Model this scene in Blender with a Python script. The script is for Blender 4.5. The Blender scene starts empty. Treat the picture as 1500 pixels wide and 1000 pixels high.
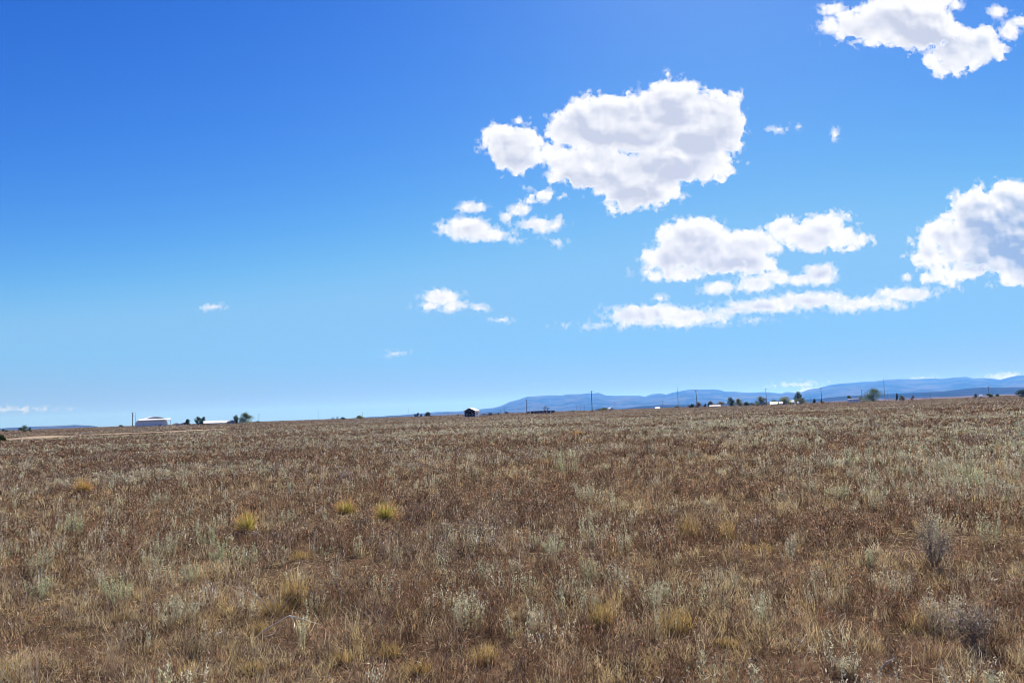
import bpy, math, random
import numpy as np
from mathutils import Vector, Matrix

SC = bpy.context.scene
COL = SC.collection
R = math.radians
F = 1500 * 18.0 / 23.5            # focal length in photograph pixels
CAM_H = 1.65
PITCH, ROLL = R(5.165), R(-1.95)
SUN_EL, SUN_AZ = R(42), R(17)     # azimuth measured from +Y towards +X

# ------------------------------------------------------------------ camera
cam = bpy.data.cameras.new('camera')
cam.lens = 18.0
cam.sensor_width = 23.5
cam.clip_start = 0.05
cam.clip_end = 200000
camo = bpy.data.objects.new('camera', cam)
COL.objects.link(camo)
CM = Matrix.Rotation(R(90) + PITCH, 4, 'X') @ Matrix.Rotation(ROLL, 4, 'Z')
camo.matrix_world = Matrix.Translation((0, 0, CAM_H)) @ CM
SC.camera = camo


def ray(px, py):
    return (CM.to_3x3() @ Vector(((px - 750) / F, -(py - 500) / F, -1))).normalized()


def hz(px):
    return 604.0 - 0.03405 * (px - 750)


# ------------------------------------------------------------------ view, sampling
SC.view_settings.view_transform = 'Standard'
SC.view_settings.look = 'None'
SC.view_settings.gamma = 1
SC.view_settings.exposure = 0.72
cy = SC.cycles
cy.max_bounces = 6
cy.diffuse_bounces = 3
cy.glossy_bounces = 2
cy.transmission_bounces = 4
cy.volume_bounces = 0
cy.use_denoising = True
cy.denoiser = 'OPENIMAGEDENOISE'
cy.denoising_input_passes = 'RGB_ALBEDO_NORMAL'
cy.denoising_prefilter = 'ACCURATE'
cy.sample_clamp_indirect = 4
cy.pixel_filter_type = 'BLACKMAN_HARRIS'
cy.filter_width = 1.0

# ------------------------------------------------------------------ sun
sl = bpy.data.lights.new('sun', 'SUN')
sl.energy = 5.0
sl.angle = R(0.5)
sl.color = (1.0, 0.94, 0.83)
so = bpy.data.objects.new('sun', sl)
COL.objects.link(so)
sdir = Vector((math.sin(SUN_AZ) * math.cos(SUN_EL), math.cos(SUN_AZ) * math.cos(SUN_EL), math.sin(SUN_EL)))
so.rotation_euler = (-sdir).to_track_quat('-Z', 'Y').to_euler()
so.location = (0, 0, 60)

# ------------------------------------------------------------------ world: sky and its clouds
world = bpy.data.worlds.new('World')
SC.world = world
world.use_nodes = True


class NT:
    """small helper for node trees"""
    def __init__(s, tree):
        s.t = tree
        tree.nodes.clear()

    def n(s, typ, **kw):
        nd = s.t.nodes.new('ShaderNode' + typ)
        for k, v in kw.items():
            setattr(nd, k, v)
        return nd

    def put(s, sock, v):
        if v is None:
            return
        if isinstance(v, bpy.types.NodeSocket):
            s.t.links.new(v, sock)
        else:
            sock.default_value = v

    def math(s, op, a, b=None, c=None, clamp=False):
        nd = s.n('Math', operation=op, use_clamp=clamp)
        for i, v in enumerate((a, b, c)):
            s.put(nd.inputs[i], v)
        return nd.outputs[0]

    def vmath(s, op, a, b=None, c=None):
        nd = s.n('VectorMath', operation=op)
        for i, v in enumerate((a, b, c)):
            s.put(nd.inputs[i], v)
        return nd.outputs['Value'] if op in ('LENGTH', 'DOT_PRODUCT', 'DISTANCE') else nd.outputs[0]

    def noise(s, vec, scale, detail=4, rough=0.55, dims='3D', dist=0.0, lac=2.0):
        nd = s.n('TexNoise', noise_dimensions=dims)
        s.put(nd.inputs['Vector'], vec)
        nd.inputs['Scale'].default_value = scale
        nd.inputs['Detail'].default_value = detail
        nd.inputs['Roughness'].default_value = rough
        nd.inputs['Lacunarity'].default_value = lac
        nd.inputs['Distortion'].default_value = dist
        return nd.outputs[0]

    def mapr(s, v, a, b, c=0.0, d=1.0, interp='SMOOTHSTEP'):
        nd = s.n('MapRange', interpolation_type=interp)
        s.put(nd.inputs[0], v)
        for i, x in enumerate((a, b, c, d)):
            s.put(nd.inputs[1 + i], x)
        return nd.outputs[0]

    def mix(s, fac, a, b, blend='MIX'):
        nd = s.n('Mix', data_type='RGBA', blend_type=blend)
        s.put(nd.inputs[0], fac)
        for sock, v in ((nd.inputs[6], a), (nd.inputs[7], b)):
            if isinstance(v, (tuple, list)) and len(v) == 3:
                v = (*v, 1)
            s.put(sock, v)
        return nd.outputs[2]


# cloud lobes: centre and radii, written in photograph pixels and turned into directions below
BIG = [(755, 216, 44, 37), (800, 224, 34, 13), (832, 190, 40, 26), (880, 178, 66, 42), (935, 178, 80, 48), (985, 150, 40, 34), (1030, 185, 58, 52),
       (1066, 190, 26, 44), (870, 248, 66, 32), (935, 262, 74, 38), (995, 235, 66, 38), (918, 288, 34, 22),
       (806, 284, 22, 10),
       (1448, 318, 62, 40), (1478, 298, 36, 34), (1515, 340, 90, 66), (1395, 342, 44, 22), (1362, 372, 32, 14), (1440, 365, 66, 30),
       (1440, 395, 70, 15), (1500, 402, 60, 13),
       (1268, 38, 50, 22), (1310, 22, 52, 30), (1350, 42, 56, 36), (1400, 76, 60, 26), (1436, 64, 30, 26), (1385, 96, 26, 13), (1356, 6, 44, 18)]
MID = [(1020, 356, 60, 38), (975, 380, 34, 24), (1085, 362, 58, 26), (1000, 400, 58, 11), (1105, 383, 34, 16), (1060, 385, 56, 22),
       (1190, 342, 60, 24), (1215, 326, 30, 18), (1246, 352, 24, 12), (1152, 336, 34, 16)]
SMALL = [(684, 334, 36, 15), (712, 345, 30, 8), (690, 304, 15, 7), (741, 318, 7, 6), (760, 307, 11, 7), (786, 328, 22, 6), (800, 334, 14, 5),
         (817, 355, 7, 3), (752, 351, 6, 2), (818, 326, 5, 7),
         (1053, 421, 22, 9), (1108, 416, 25, 11), (1138, 406, 18, 9), (1200, 402, 22, 15), (1172, 408, 24, 8),
         (946, 460, 64, 13), (1005, 464, 72, 10), (1078, 454, 44, 7), (1118, 449, 56, 9), (1188, 441, 62, 11), (1250, 446, 40, 9),
         (1328, 431, 40, 9), (1300, 443, 22, 7), (975, 472, 80, 5),
         (1220, 40, 20, 10), (1220, 14, 15, 7), (1478, 46, 14, 13), (1462, 17, 11, 8), (1497, 32, 10, 6), (1396, 8, 10, 6),
         (648, 436, 24, 10), (664, 447, 16, 8), (632, 447, 15, 4)]
TINY = [(701, 451, 8, 4),
         (309, 450, 8, 2.2), (580, 517, 8, 1.6), (1140, 190, 9, 3), (1223, 195, 6, 8), (1170, 186, 4, 2.5), (978, 109, 2.5, 3.5),
         (966, 436, 8, 4), (12, 600, 16, 1.0), 
         (1492, 553, 34, 5), (1166, 563, 11, 1.3), (1186, 572, 12, 2.5), (735, 468, 6, 2.0), (1348, 556, 10, 2.0)]


def build_world():
    w = NT(world.node_tree)
    geo = w.n('TexCoord')
    d = geo.outputs['Generated']
    sep = w.n('SeparateXYZ')
    w.put(sep.inputs[0], d)
    x, y, z = sep.outputs
    yy = w.math('MAXIMUM', y, 0.02)
    comb = w.n('CombineXYZ')
    w.put(comb.inputs[0], w.math('MULTIPLY', w.math('DIVIDE', x, yy), F))
    w.put(comb.inputs[1], w.math('MULTIPLY', w.math('DIVIDE', z, yy), F))
    q = comb.outputs[0]

    def uv(px, py):
        r = ray(px, py)
        return r.x / r.y * F, r.z / r.y * F

    def field(blobs, k, off=None):
        acc = None
        q_ = q if off is None else w.vmath('ADD', q, (*off, 0))
        for (cx, cyy, rx, ry) in blobs:
            u, v = uv(cx, cyy)
            v2 = uv(cx, cyy - 1)
            sc = abs(v2[1] - v)
            rx, ry = rx * sc, ry * sc
            loc = w.vmath('MULTIPLY_ADD', q_, (1 / rx, 1 / ry, 0), (-u / rx, -v / ry, 0))
            f = w.math('MULTIPLY_ADD', w.vmath('LENGTH', loc), min(rx, ry), -min(rx, ry))
            acc = f if acc is None else w.math('SMOOTH_MIN', acc, f, k)
        return acc

    def puff(off=None, sc=1.0):
        p = q if off is None else w.vmath('ADD', q, (*off, 0))
        a = w.math('SUBTRACT', 0.5, w.noise(p, 0.020 * sc, 2, 0.5, '2D', 0.4))
        b = w.math('SUBTRACT', 0.5, w.noise(p, 0.060 * sc, 8, 0.60, '2D', 0.3))
        vo = w.n('TexVoronoi', voronoi_dimensions='2D', feature='SMOOTH_F1')
        w.put(vo.inputs['Vector'], p)
        vo.inputs['Scale'].default_value = 0.042
        vo.inputs['Detail'].default_value = 2.0
        vo.inputs['Roughness'].default_value = 0.5
        vo.inputs['Smoothness'].default_value = 0.45
        c = w.math('SUBTRACT', vo.outputs['Distance'], 0.55)
        return a, w.math('ADD', w.math('MULTIPLY', b, 0.62), w.math('MULTIPLY', c, 0.34))

    fb = field(BIG, 8)
    fm = field(MID, 5)
    fs = field(SMALL, 3)
    a, b = puff()
    a2, b2 = puff((4, 12))
    rough_b = w.math('ADD', w.math('MULTIPLY', a, 36), w.math('MULTIPLY', b, 36))
    rough_s = w.math('ADD', w.math('MULTIPLY', a, 6), w.math('MULTIPLY', b, 17))
    gb = w.math('ADD', w.math('ADD', fb, -2.5), rough_b)
    gm = w.math('ADD', w.math('ADD', fm, -0.5), w.math('ADD', w.math('MULTIPLY', a, 16), w.math('MULTIPLY', b, 32)))
    gs = w.math('ADD', w.math('ADD', fs, -0.6), rough_s)
    ft = field(TINY, 2)
    gt = w.math('ADD', w.math('ADD', ft, 0.6), w.math('ADD', w.math('MULTIPLY', a, 3), w.math('MULTIPLY', b, 14)))
    g = w.math('MINIMUM', w.math('MINIMUM', gb, gm), w.math('MINIMUM', gs, gt))
    # sunward gradient of the whole cloud body: tops face the light
    lit = w.math('SUBTRACT', w.math('SMOOTH_MIN', field(BIG, 8, (5, 20)), field(MID, 5, (5, 20)), 4), w.math('SMOOTH_MIN', fb, fm, 4))
    lit = w.math('MULTIPLY', lit, 1 / 20)
    front = w.mapr(y, 0.15, 0.25)
    wisp = w.noise(q, 0.11, 6, 0.6, '2D')
    soft = w.mapr(wisp, 0.35, 0.65, 2.0, 10.0)
    alpha = w.mapr(g, soft, w.math('MULTIPLY', soft, -0.8))
    alpha = w.math('MULTIPLY', alpha, front)
    # thick parts let less sunlight through: grey bellies, bright thin rims and sunward crests
    depth = w.mapr(w.math('MINIMUM', w.math('ADD', w.math('MINIMUM', fb, fm), w.math('MULTIPLY', a, 18)), w.math('ADD', fs, 3)), 0, -26)
    relief = w.math('ADD', w.math('MULTIPLY', w.math('SUBTRACT', a2, a), 2.6), w.math('MULTIPLY', w.math('SUBTRACT', b2, b), 0.7))
    stre = w.noise(w.vmath('MULTIPLY', q, (0.25, 1.0, 1.0)), 0.035, 3, 0.5, '2D')
    dark = w.math('MULTIPLY', depth, w.mapr(stre, 0.32, 0.62, 0.6, 1.0))
    dark = w.math('SUBTRACT', dark, w.math('MULTIPLY', lit, 0.38))
    dark = w.math('SUBTRACT', dark, w.math('MULTIPLY', relief, 0.8), clamp=True)
    dark = w.math('MULTIPLY', dark, w.mapr(g, 2.0, -9.0))
    heavy = w.mapr(x, 0.45, 0.54)                       # the big bank to the right is the thickest
    belly = w.mix(heavy, (3.6, 3.85, 4.6), (2.0, 2.8, 4.2))
    cloud = w.mix(dark, (6.0, 6.0, 6.1), belly)
    sky = w.n('TexSky', sky_type='NISHITA', sun_disc=False, sun_elevation=SUN_EL, sun_rotation=SUN_AZ,
              altitude=1900, air_density=1.0, dust_density=0.7, ozone_density=2.0)
    bg = w.n('Background')
    # the deep blue of dry high-altitude air
    ss = w.n('SeparateXYZ')
    w.put(ss.inputs[0], w.vmath('MULTIPLY', sky.outputs[0], (0.1, 0.1, 0.1)))
    sc_ = w.n('CombineXYZ')
    for i, (k, g_, top) in enumerate(((16.0, 2.4, 1.5), (9.6, 1.7, 3.2), (8.6, 1.0, 5.2))):
        w.put(sc_.inputs[i], w.math('SMOOTH_MIN', w.math('MULTIPLY', w.math('POWER', ss.outputs[i], g_), k), top, top * 0.4))
    low = w.mapr(z, 0.085, 0.0)                          # paler, dustier air along the horizon
    clear_sky = w.mix(w.math('MULTIPLY', low, 0.85), sc_.outputs[0], (2.1, 2.75, 4.1))
    w.put(bg.inputs[0], w.mix(alpha, clear_sky, cloud))
    bg.inputs[1].default_value = 0.1
    out = w.n('OutputWorld')
    w.put(out.inputs[0], bg.outputs[0])


build_world()
world.cycles.sampling_method = 'MANUAL'
world.cycles.sample_map_resolution = 512


# ------------------------------------------------------------------ noise in numpy
def _hash(ix, iy, seed):
    h = (ix.astype(np.int64) * 374761393 + iy.astype(np.int64) * 668265263 + seed * 1442695041) & 0x7fffffff
    h = ((h ^ (h >> 13)) * 1274126177) & 0x7fffffff
    return ((h ^ (h >> 16)) & 0xffffff) / float(0xffffff)


def vn(x, y, seed=0):
    x = np.asarray(x, float)
    y = np.asarray(y, float)
    ix, iy = np.floor(x), np.floor(y)
    fx, fy = x - ix, y - iy
    fx, fy = fx * fx * (3 - 2 * fx), fy * fy * (3 - 2 * fy)
    a, b = _hash(ix, iy, seed), _hash(ix + 1, iy, seed)
    c, d = _hash(ix, iy + 1, seed), _hash(ix + 1, iy + 1, seed)
    return (a * (1 - fx) + b * fx) * (1 - fy) + (c * (1 - fx) + d * fx) * fy


def fbm(x, y, seed=0, oct=4):
    s, a, t = 0, 1.0, 0
    for o in range(oct):
        s = s + a * vn(np.asarray(x) * 2 ** o + 17.3 * o, np.asarray(y) * 2 ** o - 9.1 * o, seed + o)
        t += a
        a *= 0.5
    return s / t


def sstep(a, b, v):
    t = np.clip((np.asarray(v, float) - a) / (b - a), 0, 1)
    return t * t * (3 - 2 * t)


def gh(x, y):
    """height of the ground"""
    x = np.asarray(x, float)
    y = np.asarray(y, float)
    r = np.hypot(x, y)
    near = 1 - sstep(60, 200, r)
    h = (fbm(x * 0.55, y * 0.55, 3, 3) - 0.5) * 0.10 * near
    h = h + (vn(x * 0.02, y * 0.02, 8) - 0.5) * 0.14 * sstep(20, 120, r) * (1 - sstep(900, 1500, r))
    h = h - 12 * sstep(950, 3200, r)
    az = np.degrees(np.arctan2(x, np.maximum(y, 1e-6)))
    h = h + 22 * sstep(3500, 7000, r) * sstep(12, 26, az)
    return h


def ghf(x, y):
    return float(gh(x, y))


# ------------------------------------------------------------------ materials
MATS = {}


def mat(name, col, rough=0.8, vary=0.15, scale=3.0, metal=0.0, spec=0.3, trans=0.0, attr=None, bump=0.0):
    """plain procedural material: base colour broken up by noise, or a colour attribute"""
    if name in MATS:
        return MATS[name]
    m = bpy.data.materials.new(name)
    m.use_nodes = True
    t = NT(m.node_tree)
    out = t.n('OutputMaterial')
    if attr:
        at_ = t.n('Attribute', attribute_name=attr)
        c = at_.outputs['Color']
    else:
        tc = t.n('TexCoord')
        nz = t.noise(tc.outputs['Object'], scale, 5, 0.6)
        lo = tuple(v * (1 - vary) for v in col)
        hi = tuple(min(1, v * (1 + vary)) for v in col)
        c = t.mix(t.mapr(nz, 0.3, 0.7), lo, hi)
    if trans:
        d = t.n('BsdfDiffuse')
        t.put(d.inputs[0], c)
        tr = t.n('BsdfTranslucent')
        t.put(tr.inputs[0], c)
        mx = t.n('MixShader')
        mx.inputs[0].default_value = trans
        t.put(mx.inputs[1], d.outputs[0])
        t.put(mx.inputs[2], tr.outputs[0])
        t.put(out.inputs[0], mx.outputs[0])
    else:
        p = t.n('BsdfPrincipled')
        t.put(p.inputs['Base Color'], c)
        p.inputs['Roughness'].default_value = rough
        p.inputs['Metallic'].default_value = metal
        p.inputs['Specular IOR Level'].default_value = spec
        if bump:
            b = t.n('Bump')
            b.inputs['Strength'].default_value = bump
            t.put(b.inputs['Height'], t.noise(t.n('TexCoord').outputs['Object'], scale * 4, 4))
            t.put(p.inputs['Normal'], b.outputs[0])
        t.put(out.inputs[0], p.outputs[0])
    MATS[name] = m
    return m


# ------------------------------------------------------------------ object helpers
def tag(o, label=None, cat=None, group=None, kind=None):
    if label:
        o['label'] = label
    if cat:
        o['category'] = cat
    if group:
        o['group'] = group
    if kind:
        o['kind'] = kind
    return o


def link(name, me, m=None, parent=None, loc=None):
    o = bpy.data.objects.new(name, me)
    COL.objects.link(o)
    if m is not None:
        for k in (m if isinstance(m, (list, tuple)) else [m]):
            me.materials.append(k)
    if parent is not None:
        o.parent = parent
    if loc is not None:
        o.location = loc
    return o


def empty(name, loc, rz=0.0):
    o = bpy.data.objects.new(name, None)
    COL.objects.link(o)
    o.location = loc
    o.rotation_euler = (0, 0, rz)
    o.empty_display_size = 0.3
    return o


def np_mesh(name, verts, quads=None, tris=None, cols=None, smooth=False):
    me = bpy.data.meshes.new(name)
    verts = np.asarray(verts, np.float32)
    nq = 0 if quads is None else len(quads)
    nt = 0 if tris is None else len(tris)
    me.vertices.add(len(verts))
    me.vertices.foreach_set('co', verts.ravel())
    loops = []
    if nq:
        loops.append(np.asarray(quads, np.int32).ravel())
    if nt:
        loops.append(np.asarray(tris, np.int32).ravel())
    loops = np.concatenate(loops)
    me.loops.add(len(loops))
    me.loops.foreach_set('vertex_index', loops)
    me.polygons.add(nq + nt)
    st = np.concatenate([np.arange(nq) * 4, nq * 4 + np.arange(nt) * 3]).astype(np.int32)
    me.polygons.foreach_set('loop_start', st)
    if smooth:
        me.polygons.foreach_set('use_smooth', np.ones(nq + nt, bool))
    if cols is not None:
        a = me.color_attributes.new('Col', 'FLOAT_COLOR', 'POINT')
        c = np.ones((len(verts), 4), np.float32)
        c[:, :3] = cols
        a.data.foreach_set('color', c.ravel())
    me.update(calc_edges=True)
    me.validate()
    return me


class MB:
    """collects boxes, prisms and tubes and links them as ONE mesh"""
    def __init__(s):
        s.v, s.f = [], []

    def add(s, vs, fs):
        b = len(s.v)
        s.v += [tuple(p) for p in vs]
        s.f += [tuple(b + i for i in f) for f in fs]
        return s

    def box(s, x0, x1, y0, y1, z0, z1):
        return s.add([(x0, y0, z0), (x1, y0, z0), (x1, y1, z0), (x0, y1, z0), (x0, y0, z1), (x1, y0, z1), (x1, y1, z1), (x0, y1, z1)],
                     [(0, 3, 2, 1), (4, 5, 6, 7), (0, 1, 5, 4), (1, 2, 6, 5), (2, 3, 7, 6), (3, 0, 4, 7)])

    def prism(s, prof, y0, y1):
        """profile in XZ (counter-clockwise seen from -Y), extruded along Y"""
        n = len(prof)
        vs = [(x, y0, z) for x, z in prof] + [(x, y1, z) for x, z in prof]
        fs = [tuple(range(n)), tuple(range(2 * n - 1, n - 1, -1))]
        fs += [(i, i + n, (i + 1) % n + n, (i + 1) % n) for i in range(n)]
        return s.add(vs, fs)

    def prism_x(s, prof, x0, x1):
        """profile in YZ, extruded along X"""
        n = len(prof)
        vs = [(x0, y, z) for y, z in prof] + [(x1, y, z) for y, z in prof]
        fs = [tuple(range(n)), tuple(range(2 * n - 1, n - 1, -1))]
        fs += [(i, i + n, (i + 1) % n + n, (i + 1) % n) for i in range(n)]
        return s.add(vs, fs)

    def tube(s, pts, rad, sides=6):
        pts = [Vector(p) for p in pts]
        rings = []
        for i, p in enumerate(pts):
            t = (pts[min(i + 1, len(pts) - 1)] - pts[max(i - 1, 0)]).normalized()
            a = t.cross(Vector((0.31, 0.17, 0.93)))
            if a.length < 1e-3:
                a = t.cross(Vector((1, 0, 0)))
            a.normalize()
            b = t.cross(a)
            r = rad[i] if isinstance(rad, (list, tuple)) else rad
            rings.append([p + (a * math.cos(2 * math.pi * k / sides) + b * math.sin(2 * math.pi * k / sides)) * r for k in range(sides)])
        vs = [q for rg in rings for q in rg]
        fs = []
        for i in range(len(pts) - 1):
            for k in range(sides):
                k2 = (k + 1) % sides
                fs.append((i * sides + k, i * sides + k2, (i + 1) * sides + k2, (i + 1) * sides + k))
        fs.append(tuple(range(sides - 1, -1, -1)))
        fs.append(tuple((len(pts) - 1) * sides + k for k in range(sides)))
        return s.add(vs, fs)

    def build(s, name, m, parent=None, loc=None, bevel=0.0, smooth=False):
        me = bpy.data.meshes.new(name)
        me.from_pydata(s.v, [], s.f)
        import bmesh
        bm = bmesh.new()
        bm.from_mesh(me)
        bmesh.ops.recalc_face_normals(bm, faces=bm.faces)
        bm.to_mesh(me)
        bm.free()
        if smooth:
            me.polygons.foreach_set('use_smooth', [True] * len(me.polygons))
        me.update()
        o = link(name, me, m, parent, loc)
        if bevel:
            b = o.modifiers.new('bevel', 'BEVEL')
            b.width = bevel
            b.segments = 2
        return o


def at(px, Y):
    """ground point seen in the direction of photograph column px, Y metres down the view"""
    d = ray(px, hz(px))
    x = d.x / d.y * Y
    return Vector((x, Y, ghf(x, Y)))


def ppm(Y):
    return Y / F                   # metres that one photograph pixel covers at depth Y


CLEAR = []                         # room the loose cover leaves round single plants: x, y, radius, reach towards the camera


def ground_pt(px, py, clear=0.0, reach=0.0):
    d = ray(px, py)
    t = -CAM_H / d.z
    x, y = d.x * t, d.y * t
    if clear:
        CLEAR.append((x, y, clear * ppm(y), reach))
    return Vector((x, y, ghf(x, y)))


def face_cam(p):
    return -math.atan2(p.x, p.y)


# ------------------------------------------------------------------ the ground
def build_ground():
    n_a = 720
    rad = np.concatenate([[0.0], np.geomspace(0.6, 34000, 260)])
    # finer angles ahead of the camera
    a = np.linspace(-np.pi, np.pi, n_a, endpoint=False)
    a = a - 0.62 * np.sin(a)
    rr, aa = np.meshgrid(rad, a, indexing='ij')
    x, y = rr * np.sin(aa), rr * np.cos(aa)
    v = np.stack([x, y, gh(x, y)], -1).reshape(-1, 3)
    i, j = np.meshgrid(np.arange(len(rad) - 1), np.arange(n_a), indexing='ij')
    j2 = (j + 1) % n_a
    q = np.stack([i * n_a + j, i * n_a + j2, (i + 1) * n_a + j2, (i + 1) * n_a + j], -1).reshape(-1, 4)[:, ::-1]
    me = np_mesh('ground', v, quads=q, smooth=True)
    m = bpy.data.materials.new('soil')
    m.use_nodes = True
    t = NT(m.node_tree)
    g = t.n('NewGeometry').outputs['Position']
    n1 = t.noise(g, 0.9, 6, 0.6)
    n2 = t.noise(g, 9.0, 5, 0.65)
    n3 = t.noise(g, 60.0, 3, 0.7)
    soil = t.mix(t.mapr(n1, 0.35, 0.65), (0.070, 0.042, 0.029), (0.140, 0.080, 0.052))
    soil = t.mix(t.mapr(n2, 0.45, 0.75), soil, (0.20, 0.145, 0.098))
    soil = t.mix(t.mapr(n3, 0.60, 0.75), soil, (0.27, 0.20, 0.12))
    soil = t.mix(t.mapr(n3, 0.42, 0.28), soil, (0.055, 0.036, 0.027))
    # farther out single plants are smaller than the eye can part: the cover has the plants' own mixed colour
    f1 = t.noise(g, 0.030, 6, 0.65)
    f2 = t.noise(g, 0.22, 5, 0.65)
    cover = t.mix(t.mapr(f1, 0.40, 0.62), (0.140, 0.090, 0.062), (0.250, 0.185, 0.120))
    cover = t.mix(t.mapr(f2, 0.46, 0.70), cover, (0.235, 0.185, 0.130))
    ln = t.vmath('LENGTH', g)
    c = t.mix(t.mapr(ln, 25, 140), soil, cover)
    # the low desert plain beyond the field
    f3 = t.noise(g, 0.0016, 5, 0.6)
    plain = t.mix(t.mapr(f3, 0.42, 0.6), (0.06, 0.06, 0.04), (0.27, 0.185, 0.15))
    c = t.mix(t.mapr(ln, 1600, 3600), c, plain)
    p = t.n('BsdfDiffuse')
    t.put(p.inputs[0], c)
    b = t.n('Bump')
    b.inputs['Strength'].default_value = 0.9
    b.inputs['Distance'].default_value = 0.02
    t.put(b.inputs['Height'], t.math('ADD', n2, t.math('MULTIPLY', n3, 0.5)))
    t.put(p.inputs['Normal'], b.outputs[0])
    t.put(t.n('OutputMaterial').inputs[0], p.outputs[0])
    o = link('ground', me, m)
    tag(o, kind='structure')


build_ground()

# the pale track that crosses the left of the field
TRACK = [(-60, 104), (20, 116), (60, 124), (100, 133), (180, 138), (250, 142), (330, 156)]


def track_xy():
    return [(at(px, Y).x, Y) for px, Y in TRACK]


def build_track():
    pts = track_xy()
    P = []
    for k in range(len(pts) - 1):
        for s in range(12):
            f = s / 12
            P.append((pts[k][0] * (1 - f) + pts[k + 1][0] * f, pts[k][1] * (1 - f) + pts[k + 1][1] * f))
    P = np.array(P)
    tn = np.gradient(P, axis=0)
    tn /= np.linalg.norm(tn, axis=1)[:, None]
    nrm = np.stack([-tn[:, 1], tn[:, 0]], 1)
    offs = np.linspace(-1, 1, 7)
    wv = (2.6 + 1.6 * np.sin(np.linspace(0.25, 2.9, len(P)))) * (0.8 + 0.4 * vn(P[:, 0] * 0.05, P[:, 1] * 0.05, 5))
    hv = 0.42 * np.clip(np.linspace(0.2, 3.0, len(P)), 0, 1) * (0.75 + 0.5 * vn(P[:, 0] * 0.12, P[:, 1] * 0.12, 6))
    V = []
    for k in range(len(P)):
        for o_ in offs:
            xy = P[k] + nrm[k] * o_ * wv[k]
            V.append((xy[0], xy[1], ghf(*xy) - 0.05 + hv[k] * (1 - o_ ** 4)))
    n = len(offs)
    q = [(i * n + j, i * n + j + 1, (i + 1) * n + j + 1, (i + 1) * n + j) for i in range(len(P) - 1) for j in range(n - 1)]
    me = np_mesh('dirt_track', np.array(V), quads=np.array(q))
    o = link('dirt_track', me, mat('track_dirt', (0.30, 0.215, 0.135), 0.95, 0.35, 0.4))
    tag(o, kind='structure')


build_track()


# ------------------------------------------------------------------ mountains and hills
def range_mesh(name, prof, Y, front, back, seed, col_a, col_b, spur=0.5):
    px = np.arange(prof[0][0], prof[-1][0] + 0.1, 1.5)
    py = np.interp(px, [p[0] for p in prof], [p[1] for p in prof])
    ds = [ray(a, b) for a, b in zip(px, py)]
    X = np.array([d.x / d.y * Y for d in ds])
    Z = np.array([CAM_H + d.z / d.y * Y for d in ds])
    Z = Z + (fbm(X / 170.0, X * 0 + seed, seed, 3) - 0.5) * Y * 0.0007
    base = -16.0
    t = np.concatenate([np.linspace(0, 1, 44), 1 + np.linspace(0, 1, 10)[1:]])
    V = []
    for k in t:
        if k <= 1:
            y = Y - front * (1 - k)
            pr = k ** 1.25
            amp = k * (1 - k) * 2.2
        else:
            y = Y + back * (k - 1)
            pr = 1 - (k - 1) ** 1.5
            amp = (k - 1) * 0.3
        xs = X * (y / Y)
        nz = 1 - np.abs(fbm(xs / 950.0 + 0.3 * vn(xs * 0 + y / 700, xs / 900, seed + 3), xs * 0 + y / 2600.0, seed, 4) - 0.5) * 4
        H = (Z - base)
        V.append(np.stack([xs, np.full_like(xs, y), base + H * pr + nz * amp * spur * H * 0.35], -1))
    V = np.array(V)
    nr, nc = V.shape[:2]
    i, j = np.meshgrid(np.arange(nr - 1), np.arange(nc - 1), indexing='ij')
    q = np.stack([i * nc + j, i * nc + j + 1, (i + 1) * nc + j + 1, (i + 1) * nc + j], -1).reshape(-1, 4)
    me = np_mesh(name, V.reshape(-1, 3), quads=q, smooth=True)
    m = bpy.data.materials.new(name + '_ground')
    m.use_nodes = True
    tt = NT(m.node_tree)
    g = tt.n('NewGeometry').outputs['Position']
    f1 = tt.noise(g, 0.0011, 6, 0.65)
    f2 = tt.noise(g, 0.008, 4, 0.7)
    c = tt.mix(tt.mapr(tt.math('ADD', f1, tt.math('MULTIPLY', tt.math('SUBTRACT', f2, 0.5), 0.5)), 0.40, 0.62), col_a, col_b)
    p = tt.n('BsdfDiffuse')
    tt.put(p.inputs[0], c)
    tt.put(tt.n('OutputMaterial').inputs[0], p.outputs[0])
    return tag(link(name, me, m), kind='structure')


FAR = [(560, 612), (600, 606.5), (640, 603), (680, 602), (700, 599.5), (720, 597.5), (735, 594), (747, 588), (760, 585), (772, 581), (785, 580), (800, 579),
       (815, 578.5), (822, 579.5), (830, 577.5), (845, 577), (855, 576.5), (860, 575.6), (867, 576.3), (876, 575), (882, 577), (888, 579.5), (900, 579.5),
       (920, 579.5), (935, 579.2), (945, 580.6), (955, 577), (967, 575.8), (975, 577.4), (985, 575), (1000, 572), (1015, 570), (1030, 570.5), (1043, 570),
       (1055, 571), (1062, 573.3), (1075, 573), (1095, 575), (1120, 574), (1145, 576), (1153, 573.5), (1165, 575), (1175, 574), (1185, 570), (1200, 568.5),
       (1215, 563.5), (1225, 562.5), (1240, 561), (1260, 559.5), (1280, 558), (1300, 556), (1315, 555), (1340, 555), (1360, 554.4), (1380, 554.6), (1400, 552.6),
       (1415, 551.4), (1425, 554), (1450, 553.5), (1465, 556), (1480, 552), (1492, 549.5), (1520, 548), (1560, 551), (1640, 553), (1760, 560), (1900, 575)]
range_mesh('mountains', FAR, 20000, 6500, 4000, 11, (0.020, 0.031, 0.018), (0.100, 0.092, 0.062), 0.85)
NEARH = [(870, 603), (902, 599.5), (940, 594.5), (970, 593), (1000, 592), (1060, 591), (1130, 588), (1203, 583.5), (1240, 579.5), (1300, 577), (1340, 575),
         (1380, 573), (1410, 569.5), (1440, 567.2), (1500, 567), (1560, 564), (1640, 566), (1760, 570), (1850, 574)]
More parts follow.
